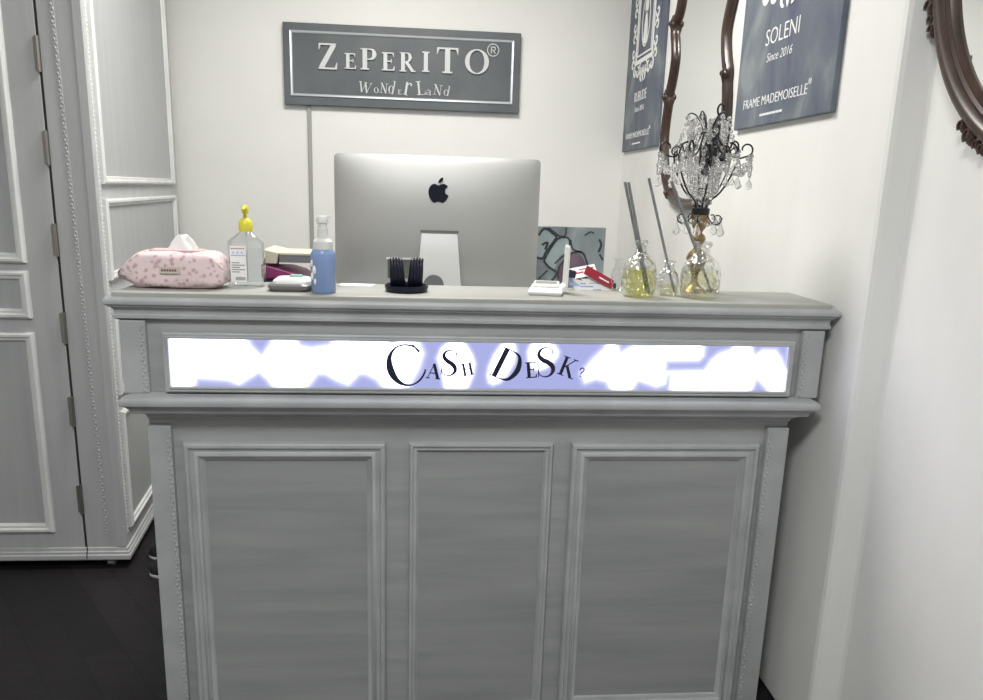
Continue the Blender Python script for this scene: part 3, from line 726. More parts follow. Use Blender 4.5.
for c0 in (-15, -56, -100, -140, 171, 125, 80, 40):
    for s_, (da, ra, rb) in enumerate(((-6.0, .028, .013), (-3.2, .030, .011), (0, .026, .018), (4.2, .026, .014))):
        mb = MB()
        a = math.radians(c0+da); y = OY+(OA+ra+.003)*cos(a); z = OZ+(OB+ra)*sin(a)
        mb.ball((XN-.016, y, z), rb, 12, 8, (.8, 1.0-.25*abs(cos(a)), 1.0+.45*abs(cos(a))))
        spts = [V(XN-.016-rb*.75, y+rb*.7*(1-.07*q)*cos(a+q*.55), z+rb*.8*(1-.07*q)*sin(a+q*.55)) for q in range(11)]
        mb.tube(spts, [.0035*(1-.05*q) for q in range(11)], 6)
        mb.build('carved_leaf', M_walnutd, fr, smooth=True)

# ------------------------------------------------------------------ things on the ledge
Z = ZL
# tissue pack
tp = thing('tissue_pack', (-.605, 1.80, Z), 'pink floral soft pack of tissues at the left end of the counter', 'tissues')
mb = MB(); NS, NR = 26, 28; x0, x1 = -.728, -.490; vs = []
for i in range(NS+1):
    t = i/NS; x = lerp(x0, x1, t)
    e = min(t/.24, (1-t)/.11, 1); k = sin(e*PI/2)**1.05
    hz = lerp(.004 if t < .5 else .016, .043, k); hy = lerp(.040, .052, k); zc = lerp(.034, .044, k)
    for j in range(NR):
        a = 2*PI*j/NR; ca, sa = cos(a), sin(a); ex = .45
        y = math.copysign(abs(ca)**ex, ca)*hy; z = math.copysign(abs(sa)**ex, sa)*hz
        wr_ = .0016*sin(9*a+t*21)*(1.6-k)+.001*sin(23*a+t*11)
        vs.append(V(x, 1.80+y+wr_, max(Z+.0005, Z+zc+z+wr_*(1 if k > .5 else 2))))
fs = [(i*NR+j, i*NR+(j+1) % NR, (i+1)*NR+(j+1) % NR, (i+1)*NR+j) for i in range(NS) for j in range(NR)]+[tuple(range(NR))[::-1], tuple(NS*NR+j for j in range(NR))]
mb.add(vs, fs); mb.build('wrapper', M_pink, tp, smooth=True, auto=False)
mb = MB(); mb.box(-.600+.0, -.578, .0, .0, 0, 0) if False else None
PT = front(1.7455); mb.box(-.628, -.590+.008, Z+.038, Z+.053, -.001, .0015, PT); lab = mb.build('label', M_cream, tp)
mb = MB(); [mb.box(-.624+k*.006, -.620+k*.006, Z+.043, Z+.048, .0015, .002, PT) for k in range(6)]; mb.build('print', M_magenta, lab)
mb = MB(); mb.box(-.660, -.545, 1.775, 1.825, Z+.0865, Z+.090); mb.build('opening_flap', simple('pink_flap', (.70, .50, .50), .4), tp, bevel=.001)
mb = MB(); vs = []; NS, NR = 8, 24
for i in range(NS+1):
    t = i/NS; w = lerp(.033, .009, t**1.5)
    for j in range(NR):
        a = 2*PI*j/NR; rr_ = 1+.18*sin(5*a+t*3)
        vs.append(V(-.592+w*cos(a)*rr_+.004*t, 1.80+w*.42*sin(a)*rr_, Z+.088+.032*t+.006*t*sin(2*a+1)))
fs = [(i*NR+j, i*NR+(j+1) % NR, (i+1)*NR+(j+1) % NR, (i+1)*NR+j) for i in range(NS) for j in range(NR)]+[tuple(NS*NR+j for j in range(NR))]
mb.add(vs, fs); mb.build('tissue', M_whitepaper, tp, smooth=True)

# sanitiser bottle
sb = thing('sanitizer_bottle', (-.450, 1.838, Z), 'clear hand sanitiser bottle with yellow pump and printed label', 'bottle')
mb = MB(); sx, sy = -.452, 1.838
def rrect(w, d, r, n=5):
    out = []
    for qx, qy, a0 in ((1, 1, 0), (-1, 1, PI/2), (-1, -1, PI), (1, -1, 3*PI/2)):
        for k in range(n+1): a = a0+PI/2*k/n; out.append((qx*(w-r)+r*cos(a), qy*(d-r)+r*sin(a)))
    return out
def loft(mb, cx_, cy_, rings):
    vs = []; m = None
    for w, d, r, z in rings:
        rg = rrect(w, d, r); m = len(rg); vs += [V(cx_+a, cy_+b__, z) for a, b__ in rg]
    fs = [(i*m+j, i*m+(j+1) % m, (i+1)*m+(j+1) % m, (i+1)*m+j) for i in range(len(rings)-1) for j in range(m)]
    fs += [tuple(range(m))[::-1], tuple((len(rings)-1)*m+j for j in range(m))]
    mb.add(vs, fs)
loft(mb, sx, sy, [(.036, .019, .008, Z), (.041, .023, .009, Z+.004), (.041, .023, .009, Z+.108), (.0385, .021, .009, Z+.1125), (.026, .016, .010, Z+.123), (.014, .012, .0115, Z+.133), (.012, .012, .0115, Z+.142)])
mb.build('body', M_sani, sb, smooth=True)
mb = MB(); loft(mb, sx, sy, [(.038, .020, .008, Z+.004), (.038, .020, .008, Z+.092)]); mb.build('gel', glass('gel', (.97, .98, .985), .1, .1), sb, smooth=True)
PB2 = front(sy-.0232); mb = MB(); mb.box(sx-.034, sx+.004, Z+.012, Z+.100, 0, .0008, PB2); lab = mb.build('label', M_whitepaper, sb)
mb = MB()
for k in range(6): mb.box(sx-.031+k*.0055, sx-.0275+k*.0055, Z+.092, Z+.0945, .0008, .0012, PB2)
m1 = mb.build('print', M_red, lab)
mb = MB()
for k in range(3): mb.ribbon([(sx-.028+k*.010, Z+.081), (sx-.026+k*.010, Z+.087), (sx-.024+k*.010, Z+.081)], [.0022]*3, PB2, .0008, .0012)
mb.box(sx-.032, sx+.002, Z+.0755, Z+.078, .0008, .0012, PB2); mb.build('print', M_lightblue, lab)
mb = MB()
for k in range(5): mb.box(sx-.031, sx-.012+.012*(k % 2), Z+.058-k*.0055, Z+.060-k*.0055, .0008, .0012, PB2)
for k in range(9): mb.box(sx-.022+k*.0026, sx-.0205+k*.0026, Z+.017, Z+.025, .0008, .0012, PB2)
mb.build('print', M_greycover, lab)
mb = MB(); mb.lathe([(.0145, Z+.134), (.0165, Z+.139), (.0165, Z+.155), (.011, Z+.163), (.005, Z+.166), (.0045, Z+.176), (.0075, Z+.178), (.0085, Z+.184), (.0085, Z+.192), (.006, Z+.196)], (sx, sy, 0), 20)
mb.tube([(sx, sy, Z+.190), (sx+.002, sy-.020, Z+.190), (sx+.003, sy-.034, Z+.186)], [.0048, .0042, .0034], 8)
mb.build('pump', M_yellow, sb, smooth=True)
mb = MB(); mb.tube([(sx, sy, Z+.01), (sx, sy, Z+.134)], .0025, 8); mb.build('dip_tube', M_white, sb)

# books on the desk behind
def book(name, x0, x1, y0, y1, z0, z1, cover, label, rz=0, cat='book', pages=True):
    cxx, cyy = (x0+x1)/2, (y0+y1)/2; R = Matrix.Rotation(rz, 3, 'Z')
    def P(x, y, z): v = R @ V(x-cxx, y-cyy, 0); return V(cxx+v.x, cyy+v.y, z)
    t = thing(name, (cxx, cyy, z0), label, cat)
    mb = MB(); th = min(.003, (z1-z0)*.2)
    mb.box(x0, x1, y0, y1, z0, z0+th, P); mb.box(x0, x1, y0, y1, z1-th, z1, P)
    if pages:
        mb.box(x0, x0+.003, y0, y1, z0+th, z1-th, P); mb.build('cover', cover, t)
        MB().box(x0+.003, x1-.003, y0+.003, y1-.003, z0+th, z1-th, P).build('pages', M_whitepaper, t)
    else:
        mb.box(x0+.001, x1-.001, y0+.001, y1-.001, z0+th, z1-th, P); mb.build('cover', cover, t)
    return t
bX0, bX1, bY0, bY1 = -.458, -.318, 2.03, 2.19
book('storage_box', bX0, bX1, bY0, bY1, DZ, 1.168, M_navy, 'dark navy box under the magenta folder behind the counter', 0, 'box', False)
mb = MB(); vs = [V(bX0-.004, bY0-.004, 1.1685), V(bX1-.03, bY0-.004, 1.1685), V(bX1-.03, bY1, 1.1685), V(bX0-.004, bY1, 1.1685), V(bX0-.004, bY0-.004, 1.208), V(bX1-.05, bY0-.004, 1.182), V(bX1-.05, bY1, 1.182), V(bX0-.004, bY1, 1.208)]
mb.add(vs, [(0,3,2,1),(4,5,6,7),(0,1,5,4),(1,2,6,5),(2,3,7,6),(3,0,4,7)])
tag(mb.build('document_folder', M_magenta, origin=(-.41, 2.11, 1.1685), bevel=.003), 'magenta folder sloping under the cream book beside the sanitiser', 'folder')
mb = MB()
R = Matrix.Rotation(.06, 3, 'Y')
bk = thing('notebook', (-.37, 2.11, 1.2085), 'grey-edged book with white page line, behind the grey tray', 'book')
MB().box(-.4132, -.318, 2.028, 2.18, 1.2085, 1.212).build('cover', M_whitepaper, bk)
MB().box(-.4130, -.320, 2.030, 2.18, 1.2125, 1.2325).build('pages', M_greycover, bk)
mb = MB(); mb.add([V(-.456, 2.026, 1.209), V(-.420, 2.026, 1.209), V(-.420, 2.18, 1.209), V(-.456, 2.18, 1.209), V(-.456, 2.026, 1.247), V(-.414, 2.026, 1.238), V(-.414, 2.18, 1.238), V(-.456, 2.18, 1.247)], [(0,3,2,1),(4,5,6,7),(0,1,5,4),(1,2,6,5),(2,3,7,6),(3,0,4,7)])
tag(mb.build('paper_packet', M_cream, origin=(-.44, 2.10, 1.209), bevel=.002), 'cream slanted packet at the left end of the book pile', 'packet')
mb = MB(); mb.box(-.4135, -.318, 2.026, 2.18, 1.2326, 1.2385)
tag(mb.build('paper_wallet', M_cream, origin=(-.37, 2.10, 1.2326), bevel=.001), 'cream card wallet lying flat on top of the grey-edged book', 'folder')

# grey tray with white top
tr = thing('desk_tray', (-.335, 1.782, Z), 'oval grey and white tray with a teal item beside the blue bottle', 'tray')
mb = MB(); loft(mb, -.336, 1.785, [(.044, .036, .020, Z), (.051, .042, .022, Z+.006), (.052, .043, .022, Z+.014), (.048, .039, .021, Z+.018)]); mb.build('base', M_tray, tr, smooth=True)
mb = MB(); loft(mb, -.332, 1.787, [(.046, .036, .020, Z+.018), (.045, .035, .020, Z+.024), (.036, .028, .018, Z+.031)]); lid = mb.build('lid', M_white, tr, smooth=True)
mb = MB(); loft(mb, -.325, 1.79, [(.015, .012, .004, Z+.031), (.014, .011, .004, Z+.036)]); mb.build('clip', M_teal, lid, smooth=True)

# blue foam bottle
fb = thing('foam_soap_bottle', (-.2555, 1.752, Z), 'blue foaming soap bottle with white pump beside the computer', 'bottle')
mb = MB(); mb.lathe([(.026, Z), (.0285, Z+.003), (.029, Z+.08), (.0285, Z+.092), (.025, Z+.101), (.021, Z+.104)], (-.2555, 1.752, 0), 32); mb.build('body', M_blue, fb, smooth=True)
mb = MB(); mb.lathe([(.0225, Z+.100), (.0230, Z+.103), (.0225, Z+.120), (.018, Z+.125), (.0125, Z+.127), (.0125, Z+.150), (.0105, Z+.151), (.0105, Z+.162), (.0135, Z+.163), (.0135, Z+.176), (.011, Z+.179)], (-.2555, 1.752, 0), 28)
mb.box(-.2555-.002, -.2555+.018, 1.746, 1.758, Z+.172, Z+.1795); mb.build('pump', M_white, fb, smooth=True, bevel=0)
mb = MB()
for k, (dz, da, r) in enumerate(((.07, -2.5, .007), (.055, -2.2, .009), (.04, -2.45, .008), (.028, -2.15, .006))):
    a = da; mb.ball((-.2555+.0285*cos(a), 1.752+.0285*sin(a), Z+dz), r, 8, 6, (.6, .35, 1.2))
mb.build('flower_print', M_whitepaper, fb, smooth=True)

# paper sheet by the computer
mb = MB(); mb.quadbox([(-.236, 1.868), (-.150, 1.862), (-.146, 1.908), (-.232, 1.914)], Z+.0002, Z+.0022)
tag(mb.build('paper_sheet', M_whitepaper, origin=(-.19, 1.89, Z)), 'white sheet of paper lying between blue bottle and black holder', 'paper')

# black holder
hd = thing('card_holder', (-.060, 1.79, Z), 'black round-based holder with ribbed uprights and clear plate', 'holder')
hx, hy = -.0615, 1.800
mb = MB(); mb.lathe([(.046, Z), (.051, Z+.003), (.0535, Z+.013), (.0525, Z+.017), (.049, Z+.0165), (.046, Z+.010), (.0, Z+.009)], (hx, hy, 0), 40); mb.build('base', M_black, hd, smooth=True)
for sgn in (-1, 1):
    mb = MB()
    for k in range(4):
        x = hx+sgn*.0235+(k-1.5)*.0072
        pts = cr([(x-sgn*.004, hy+.012-.004*k*0, Z+.009), (x-sgn*.002, hy-.006, Z+.026), (x, hy-.008, Z+.050), (x+sgn*.001, hy-.004, Z+.070), (x+sgn*.003, hy+.006, Z+.080-abs(k-1.5)*.0015)], 4)
        n_ = len(pts); mb.tube(pts, [lerp(.0095, .0046, (i/(n_-1))**.8) for i in range(n_)], 10)
    mb.build('ribbed_upright', M_black, hd, smooth=True)
mb = MB(); mb.box(hx-.047, hx+.040, hy+.010, hy+.0125, Z+.030, Z+.078); pl = mb.build('clear_plate', glass('smoky_acrylic', (.62, .62, .60), .3, .05), hd)
MB().box(hx-.050, hx+.040, hy+.0085, hy+.0135, Z+.0765, Z+.0805).build('plate_edge', M_white, pl)

# folding white device
dv = thing('folding_calculator', (.285, 1.79, Z), 'small white folding device lying open with thin lid upright', 'calculator')
mb = MB(); pts = [(.2335, 1.765), (.3195, 1.752), (.3290, 1.820), (.2550, 1.835)]
vs = [V(x, y, Z) for x, y in [(.241, 1.768), (.314, 1.757), (.322, 1.818), (.259, 1.830)]]+[V(x, y, Z+.007) for x, y in pts]+[V(.2335+.001, 1.766, Z+.010), V(.3190, 1.753, Z+.010), V(.3285, 1.819, Z+.022), V(.2555, 1.834, Z+.022)]
fs = [(3, 2, 1, 0)]+[(i, (i+1) % 4, 4+(i+1) % 4, 4+i) for i in range(4)]+[(4+i, 4+(i+1) % 4, 8+(i+1) % 4, 8+i) for i in range(4)]+[(8, 9, 10, 11)]
mb.add(vs, fs); mb.build('body', M_white, dv, bevel=.0015)
mb = MB(); mb.add([V(.251, 1.800, Z+.0172), V(.317, 1.789, Z+.0172), V(.3225, 1.817, Z+.026), V(.258, 1.829, Z+.026), V(.254, 1.803, Z+.0235), V(.315, 1.792, Z+.0235), V(.320, 1.815, Z+.031), V(.2605, 1.827, Z+.031)], [(3,2,1,0),(4,5,6,7),(0,1,5,4),(1,2,6,5),(2,3,7,6),(3,0,4,7)])
d2 = mb.build('screen_housing', M_white, dv, bevel=.001)
mb = MB(); mb.add([V(.259, 1.8062, Z+.0249), V(.311, 1.7968, Z+.0249), V(.315, 1.8115, Z+.0303), V(.2635, 1.8215, Z+.0303)], [(0, 1, 2, 3)]); mb.build('screen', simple('lcd', (.28, .30, .28), .25), d2)
mb = MB(); mb.prism([(.319, Z+.004), (.333, Z+.006), (.3395, Z+.020), (.3415, Z+.115), (.3395, Z+.122), (.3370, Z+.115), (.3340, Z+.024), (.325, Z+.015)], 0, .055, Plane((0, 1.848, 0), (1, 0, 0), (0, 0, 1))); mb.build('lid', M_white, dv, bevel=.0008)

# small painting
pt = thing('canvas_painting', (.50, 2.67, DZ), 'small abstract grey and teal canvas painting with plum shape', 'painting')
PX0, PX1, PZ1 = .335, .632, 1.301; PY = 2.655
MB().box(PX0, PX1, PY, PY+.018, DZ, PZ1).build('canvas', M_artbg, pt, bevel=.002)
def px2(x, y):  # painting detail coordinates
    return (.381+(x-150)*(.251/595), PZ1-(y-50)*(.251/595))
PP = front(PY)
def shape(pts, mat, name, h):
    m = MB(); m.prism([(p.x, p.y) for p in cr([(*px2(*q), 0) for q in pts], 4, True)], 0, h, PP); return m.build(name, mat, pt)
def stroke(mb, pts, w):
    q = cr([(*px2(*p), 0) for p in pts], 5); mb.ribbon([(p.x, p.y) for p in q], [w*1.35*(.75+.4*abs(sin(i*1.7))) for i in range(len(q))], PP, 0, .0016)
shape([(150, 120), (215, 85), (310, 140), (215, 300), (150, 310), (100, 250)], M_artteal, 'painted_shape', .0008)
shape([(225, 340), (340, 155), (420, 155), (420, 250), (350, 310), (300, 430)], M_artteal, 'painted_shape', .0009)
shape([(345, 500), (350, 400), (430, 300), (520, 280), (600, 390), (610, 440), (560, 520), (450, 560), (350, 560)], M_artpurple, 'painted_shape', .001)
mb = MB()
stroke(mb, [(160, 130), (215, 70), (320, 140)], .006); stroke(mb, [(320, 140), (230, 270), (205, 325), (150, 320)], .006); stroke(mb, [(240, 60), (340, 130), (390, 125), (395, 60)], .004)
stroke(mb, [(215, 345), (280, 220), (340, 150), (425, 155), (430, 270)], .005); stroke(mb, [(215, 350), (260, 400), (330, 450), (290, 520)], .006)
stroke(mb, [(345, 500), (350, 400), (420, 310), (470, 270), (555, 275), (610, 400)], .005); stroke(mb, [(440, 160), (465, 240), (540, 265)], .004); stroke(mb, [(170, 510), (250, 430)], .004)
stroke(mb, [(690, 150), (710, 200), (690, 260)], .006); stroke(mb, [(560, 120), (610, 90), (640, 100)], .004); stroke(mb, [(700, 280), (735, 330)], .005); stroke(mb, [(190, 210), (240, 190), (220, 250)], .006); stroke(mb, [(310, 370), (360, 320), (400, 290)], .004)
mb.build('painted_lines', M_artblack, pt)

# leaflets beside the painting
def leaflet(cx_, cy_, zc, w, h, ax, rz, ry, mat, label, th=.0022, extra=None):
    R = Matrix.Rotation(rz, 3, 'Z') @ Matrix.Rotation(ry, 3, 'Y') @ Matrix.Rotation(ax, 3, 'X')
    def P(x, y, z): return V(cx_, cy_, zc)+R @ V(x, y, z)
    mb = MB(); mb.box(-w/2, w/2, -h/2, h/2, -th/2, th/2, P)
    lo = min(v.z for v in mb.v); dz = 0
    o = mb.build('leaflet', mat, origin=(cx_, cy_, zc)); tag(o, label, 'leaflet', 'leaflets heaped behind the folding device')
    if extra:
        m2 = MB()
        for x0_, x1_, y0_, y1_ in extra[1]: m2.box(x0_, x1_, y0_, y1_, th/2, th/2+.0006, P)
        m2.build('print', extra[0], o)
    return o
pr = [(-.035, -.02, .004, .008), (-.035, .0, -.004, 0), (-.01, .03, .006, .009), (-.035, -.015, -.014, -.011), (.0, .02, -.012, -.009)]
leaflet(.425, 1.895, Z+.009, .105, .040, 1.15, .05, 0.0, M_whitepaper, 'lowest white leaflet with small print in the heap', .008, (M_lightblue, pr))
leaflet(.385, 1.899, Z+.024, .050, .035, 1.0, .1, .1, M_lightblue, 'light blue leaflet at the left of the heap', .003)
leaflet(.382, 1.903, Z+.036, .060, .022, .9, .05, .28, M_navy, 'dark navy leaflet below the white tilted one', .003)
leaflet(.400, 1.908, Z+.046, .070, .035, .8, .05, -.2, M_whitepaper, 'white tilted leaflet topmost in the heap', .002, (M_red, pr[:3]))
leaflet(.440, 1.893, Z+.034, .085, .026, 1.0, .0, .48, M_red, 'dark red leaflet slanting down to the right', .003, (M_whitepaper, [(.0, .03, -.003, .001)]))
leaflet(.478, 1.902, Z+.0112, .022, .012, 1.1, .0, 0, M_black, 'small black card end at the right of the heap', .006)

# reed diffuser bottles
def bottle(name, x, y, r, h, neck, oil, lvl, label, ribs=12, amp=.05):
    t = thing(name, (x, y, Z), label, 'bottle', 'glass diffuser bottles')
    prof = [(r*.62, Z), (r*.86, Z+.004), (r*.97, Z+h*.16), (r*1.0, Z+h*.34), (r*.96, Z+h*.5), (r*.80, Z+h*.64), (r*.5, Z+h*.745), (neck*1.05, Z+h*.79), (neck*.95, Z+h*.90), (neck*1.25, Z+h*.94), (neck*1.35, Z+h*.97), (neck*1.2, Z+h)]
    hz = h
    def rf(a, z): return 1+amp*abs(sin(ribs*a/2))*max(0, 1-(z-Z)/(hz*.5))-amp*.5*max(0, 1-(z-Z)/(hz*.5))
    MB().lathe(prof, (x, y, 0), 60, rf, cap=False).build('glass', M_cut if amp > .03 else M_glass, t, smooth=True, auto=False)
    if amp > .03:
        MB().lathe([(p[0]*.93, p[1]) for p in prof[5:]], (x, y, 0), 40, cap=False).build('neck', M_glass, t, smooth=True)
    top = Z+h*lvl
    def ri(z):
        for (r0, z0), (r1, z1) in zip(prof, prof[1:]):
            if z0 <= z <= z1: return lerp(r0, r1, (z-z0)/(z1-z0))
        return r
    lp = [(r*.55, Z+.004)]+[(ri(Z+.006+(top-Z-.006)*k/6)*.93, Z+.006+(top-Z-.006)*k/6) for k in range(7)]
    MB().lathe(lp, (x, y, 0), 40).build('oil', oil, t, smooth=True)
    return t
bottle('diffuser_bottle', .517, 1.785, .0435, .140, .0125, M_oil, .50, 'round glass diffuser bottle half full of yellow oil, leftmost with sticks', 14, .07)
bottle('diffuser_bottle', .6035, 1.822, .0275, .088, .0125, M_oil2, .30, 'small nearly empty glass diffuser bottle between the two larger ones', 10, .07)
bottle('diffuser_bottle', .674, 1.786, .050, .140, .018, M_oil2, .50, 'largest glass diffuser bottle with pale oil, in front of the crystal lamp', 16, .07)
bottle('glass_vase', .489, 1.885, .019, .085, .010, M_glass, .05, 'tiny clear glass vase behind the yellow oil bottle', 8, .02)
def reed(a, b_, label):
    mb = MB(); mb.tube([a, b_], [.0033, .0036], 10)
    tag(mb.build('reed_stick', M_reed, origin=a), label, 'reed stick', 'grey reed sticks in the diffuser bottles')
reed((.541, 1.792, Z+.010), (.4640, 1.785, 1.4505), 'thick grey reed stick leaning left in the yellow oil bottle')
reed((.5445, 1.784, Z+.010), (.4710, 1.778, 1.4500), 'second grey reed stick leaning left in the yellow oil bottle')
reed((.6225, 1.825, Z+.008), (.5325, 1.820, 1.462), 'single thin grey reed stick in the small bottle')
reed((.708, 1.790, Z+.012), (.5795, 1.786, 1.457), 'front grey reed stick leaning left in the pale oil bottle')
reed((.710, 1.7985, Z+.014), (.5830, 1.794, 1.452), 'rear grey reed stick leaning left in the pale oil bottle')

# ------------------------------------------------------------------ crystal lamp
LX, LY = .697, 1.890
lamp = thing('crystal_lamp', (LX, LY, Z), 'small crystal chandelier style lamp on a gold stem', 'lamp')
def R3(r, a, z): return V(LX+r*cos(a), LY+r*sin(a), z)
zb = 1.375
MB().lathe([(.033, Z), (.034, Z+.004), (.028, Z+.010), (.016, Z+.018), (.009, Z+.030), (.008, Z+.045), (.012, Z+.055), (.019, Z+.066), (.025, Z+.078), (.026, Z+.092), (.021, Z+.104), (.011, Z+.114), (.009, Z+.122), (.015, Z+.130), (.020, Z+.140),
            (.017, Z+.150), (.009, Z+.156), (.011, Z+.162), (.017, Z+.172), (.018, Z+.182), (.021, zb-.008), (.0215, zb)], (LX, LY, 0), 24,
           rfun=lambda a, z: 1+(.06*sin(9*a) if z > Z+.165 else 0)).build('stem', M_gold, lamp, smooth=True)
MB().lathe([(.020, zb), (.0235, zb+.002), (.0235, zb+.016), (.020, zb+.018), (.006, zb+.020)], (LX, LY, 0), 24).build('cup', M_blackm, lamp, smooth=True)
# bulb holder hanging in the middle
mb = MB(); ax = Matrix.Rotation(math.radians(14), 3, 'Y')
mb.lathe([(.0, -.060), (.020, -.058), (.0225, -.045), (.0205, -.015), (.015, .012), (.011, .030), (.007, .050), (.005, .075)], (LX+.013, LY-.004, 1.555), 20, axis=ax); sock = mb.build('bulb_socket', M_blackm, lamp, smooth=True)
mb = MB(); q = [(LX+.030+.0085*cos(a), LY, 1.638+.014*sin(a)) for a in [PI*1.5+2*PI*k/20 for k in range(21)]]; mb.tube(q, .0026, 8); mb.build('hanging_loop', M_blackm, lamp, smooth=True)
NA = 6; A0 = .35
for k in range(NA):
    a = A0+2*PI*k/NA
    mb = MB(); mb.tube(cr([R3(.014, a, zb+.012), R3(.022, a, zb+.035), R3(.048, a, 1.435), R3(.072, a, 1.478), R3(.084, a, 1.520), R3(.076, a, 1.548), R3(.060, a, 1.556)], 5), .0024, 7); mb.build('cage_wire', M_blackm, lamp, smooth=True)
    a2 = a+PI/NA; mb = MB()
    pts = [R3(.016, a2, 1.590), R3(.034, a2, 1.560), R3(.055, a2, 1.533), R3(.080, a2, 1.520), R3(.099, a2, 1.524)]
    for q in range(1, 9): an = -PI/2+q*.62; rr_ = .018*(1-.055*q); pts.append(R3(.101+rr_*cos(an), a2, 1.542+rr_*sin(an)))
    mb.tube(cr(pts, 3), .0023, 7)
    pts = []
    for q in range(0, 9): an = PI*.9-q*.62; rr_ = .014*(1-.05*q); pts.append(R3(.075+rr_*cos(an), a2, 1.533+rr_*sin(an)))
    mb.tube(cr(pts, 3), .0018, 7)
    mb.build('scroll_arm', M_blackm, lamp, smooth=True)
for k in range(5):
    a = .2+2*PI*k/5; mb = MB(); pts = [R3(.010, a, 1.575), R3(.016, a, 1.600), R3(.030, a, 1.622)]
    for q in range(0, 9): an = PI*.75-q*.62; rr_ = .012*(1-.05*q); pts.append(R3(.044+rr_*cos(an), a, 1.618+rr_*sin(an)))
    mb.tube(cr(pts, 3), .0018, 7); mb.build('crown_scroll', M_blackm, lamp, smooth=True)
    a += .3; mb = MB(); pts = [R3(.018, a, zb+.008), R3(.026, a, zb-.012), R3(.040, a, zb-.022)]
    for q in range(0, 7): an = -PI/2+q*.6; rr_ = .014*(1-.06*q); pts.append(R3(.046+rr_*cos(an), a, zb-.009+rr_*sin(an)))
    mb.tube(cr(pts, 3), .0018, 7); mb.build('lower_scroll', M_blackm, lamp, smooth=True)
def facet(mb, c, r, sc=(1, 1, 1)): mb.ball(c, r, 6, 4, sc)
def strand(p0, p1, sag, n, r, name='crystal_strand', m=M_crystal):
    mb = MB()
    for i in range(n):
        t = (i+.5)/n; p = p0.lerp(p1, t)-V(0, 0, sag*4*t*(1-t)); facet(mb, p, r*(1 if i % 3 else 1.35))
    return mb.build(name, m, lamp)
def drop(c, h, m=M_crystal, w=.34):
    mb = MB(); facet(mb, c+V(0, 0, .004), .0035)
    mb.lathe([(.0006, -.001), (h*w*.35, -h*.35), (h*w, -h*.72), (h*w*.75, -h*.9), (.0005, -h)], c, 6, sy=.6); mb.build('crystal_drop', m, lamp)
for k in range(NA):
    a = A0+PI/NA+2*PI*k/NA; an = a+2*PI/NA
    tip, tipn = R3(.112, a, 1.532), R3(.112, an, 1.532)
    strand(tip, tipn, .050, 9, .0062)
    strand(R3(.050, a, 1.625), R3(.082, a, 1.535), .018, 9, .0052)
    strand(R3(.050, a, 1.615), R3(.045, an, 1.615), .05, 8, .005)
    strand(R3(.040, a-.2, 1.520), R3(.034, a-.1, 1.420), 0, 9, .0060)
    strand(R3(.050, a+.25, 1.545), R3(.022, a+.2, zb+.024), -.004, 11, .0064)
    strand(R3(.114, a, 1.530), R3(.118, a+.08, 1.475), 0, 6, .0060); drop(R3(.075, a+.1, 1.512), .026)
    strand(R3(.108, a-.18, 1.525), R3(.112, a-.22, 1.480), 0, 5, .0062); drop(R3(.112, a-.22, 1.474), .026)
    strand(R3(.040, a+.5, 1.610), R3(.052, a+.45, 1.550), 0, 6, .0058)
    drop(R3(.118, a+.08, 1.470), .028); drop(R3(.100, a+.15, 1.500), .026); drop(R3(.052, a+.4, 1.600), .026)
    drop(R3(.090, a+.45, 1.478), .026)
for k in range(5):
    a = .5+2*PI*k/5; drop(R3(.058, a, zb-.012), .042, w=.27); strand(R3(.058, a, zb-.004), R3(.058, a+1.25, zb-.004), .02, 8, .0036)
drop(V(LX+.024, LY-.075, 1.548), .044, M_crystald, .42); drop(V(LX-.026, LY-.085, 1.512), .042, M_crystald, .34); drop(V(LX+.002, LY-.06, 1.57), .028, M_crystald)
mb = MB(); mb.tube(cr([R3(.030, .3, Z+.004), V(LX+.045, LY+.004, Z+.004), V(LX+.062, LY+.012, Z+.005), V(LX+.070, LY+.026, Z+.004)], 5), .003, 8); mb.build('power_cord', M_rubber, lamp, smooth=True)

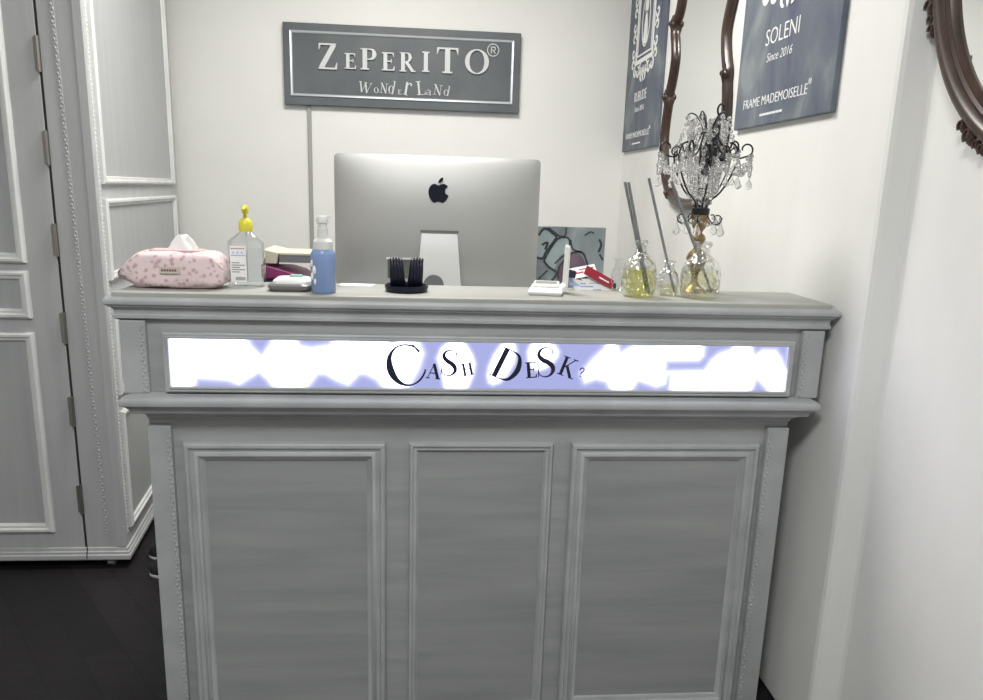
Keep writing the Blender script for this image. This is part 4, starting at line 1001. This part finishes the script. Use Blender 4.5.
# ------------------------------------------------------------------ shoes on the floor
def shoe(x, y, rz, label):
    t = thing('sneaker', (x, y, 0), label, 'shoe', 'black sneakers behind the counter'); R = Matrix.Rotation(rz, 3, 'Z')
    def ring(s, z, k=1):
        out = []
        for j in range(28):
            a = 2*PI*j/28; u = cos(a); v = sin(a)
            w = .046+.006*(-u)*(1 if u < 0 else -.4)
            p = R @ V(.135*s*math.copysign(abs(u)**.85, u)*k, w*s*math.copysign(abs(v)**.8, v), 0); out.append(V(x+p.x, y+p.y, z))
        return out
    def lay(rs):
        m = MB(); vs = sum(rs, []); n = 28
        m.add(vs, [(i*n+j, i*n+(j+1) % n, (i+1)*n+(j+1) % n, (i+1)*n+j) for i in range(len(rs)-1) for j in range(n)]+[tuple(range(n))[::-1], tuple((len(rs)-1)*n+j for j in range(n))]); return m
    lay([ring(.97, 0), ring(1, .004), ring(1, .012), ring(.99, .013), ring(.985, .022)]).build('sole', M_white, t, smooth=True)
    up = MB(); rs = []
    for z, s, sh, k in ((.013, .995, 0, 1), (.040, .97, 0, 1), (.060, .88, .012, .97), (.080, .66, .045, .9), (.098, .55, .060, .85)):
        q = ring(s, z, k); d = R @ V(sh, 0, 0); rs.append([p+d for p in q])
    vs = sum(rs, []); n = 28
    up.add(vs, [(i*n+j, i*n+(j+1) % n, (i+1)*n+(j+1) % n, (i+1)*n+j) for i in range(len(rs)-1) for j in range(n)]+[tuple(range(n))[::-1], tuple((len(rs)-1)*n+j for j in range(n))])
    up.build('upper', M_rubber, t, smooth=True)
    lc = MB()
    for k in range(4):
        p0 = R @ V(-.035+.022*k, -.026, 0); p1 = R @ V(-.035+.022*k, .026, 0); z = .071+.009*k
        lc.tube([V(x+p0.x, y+p0.y, z), V(x+(p0.x+p1.x)/2, y+(p0.y+p1.y)/2, z+.010), V(x+p1.x, y+p1.y, z)], .003, 6)
    lc.build('laces', M_white, t, smooth=True)
shoe(-.888, 2.560, .12, 'black sneaker with white sole, nearer one behind the counter')
shoe(-.940, 2.690, .05, 'black sneaker with white sole, farther one behind the counter')

# ------------------------------------------------------------------ ceiling lights
def clight(x, y, w, power, label, col=(1, .985, .955)):
    t = thing('ceiling_light', (x, y, H-.04), label, 'ceiling light', 'square ceiling lights')
    m = MB(); m.frame(x-w/2-.03, x+w/2+.03, y-w/2-.03, y+w/2+.03, [(0, 0), (0, -.04), (.03, -.04), (.03, -.03), (.03, 0)], Plane((0, 0, H), (1, 0, 0), (0, 1, 0))); m.build('frame', M_white, t)
    MB().box(x-w/2, x+w/2, y-w/2, y+w/2, H-.030, H-.022).build('diffuser', M_lamp, t)
    l = bpy.data.lights.new('lamp_glow', 'AREA'); l.shape = 'SQUARE'; l.size = w; l.energy = power; l.color = col
    o = bpy.data.objects.new('lamp_glow', l); COL.objects.link(o); o.parent = t; o.location = (0, 0, .005)
clight(-.15, 2.45, .6, 44, 'square ceiling light above the desk', (1, .975, .93))
clight(-.3, -.1, .6, 50, 'added unseen square ceiling light behind the camera, filling the counter front', (.975, .985, 1.0))  # fill light added out of view to brighten surfaces facing the camera

w = bpy.data.worlds.new('world'); scene.world = w; w.use_nodes = True
w.node_tree.nodes['Background'].inputs[0].default_value = (.5, .52, .55, 1); w.node_tree.nodes['Background'].inputs[1].default_value = .3

# ------------------------------------------------------------------ camera
cam = bpy.data.cameras.new('camera'); co = bpy.data.objects.new('camera', cam); COL.objects.link(co)
cam.sensor_width = 36; cam.lens = 36*730/983; cam.clip_start = .05
pi_, ya, ro = map(math.radians, (12.3, 4.87, 1.77))
fw = V(sin(ya)*cos(pi_), cos(ya)*cos(pi_), -sin(pi_)); r0 = V(cos(ya), -sin(ya), 0); u0 = r0.cross(fw)
r = r0*cos(ro)+u0*sin(ro); u = -r0*sin(ro)+u0*cos(ro)
m = Matrix((r, u, -fw)).transposed().to_4x4(); m.translation = V(0, 0, 1.42); co.matrix_world = m
scene.camera = co
scene.view_settings.view_transform = 'Standard'; scene.view_settings.look = 'None'; scene.view_settings.exposure = 0; scene.view_settings.gamma = 1
scene.view_settings.use_curve_mapping = False
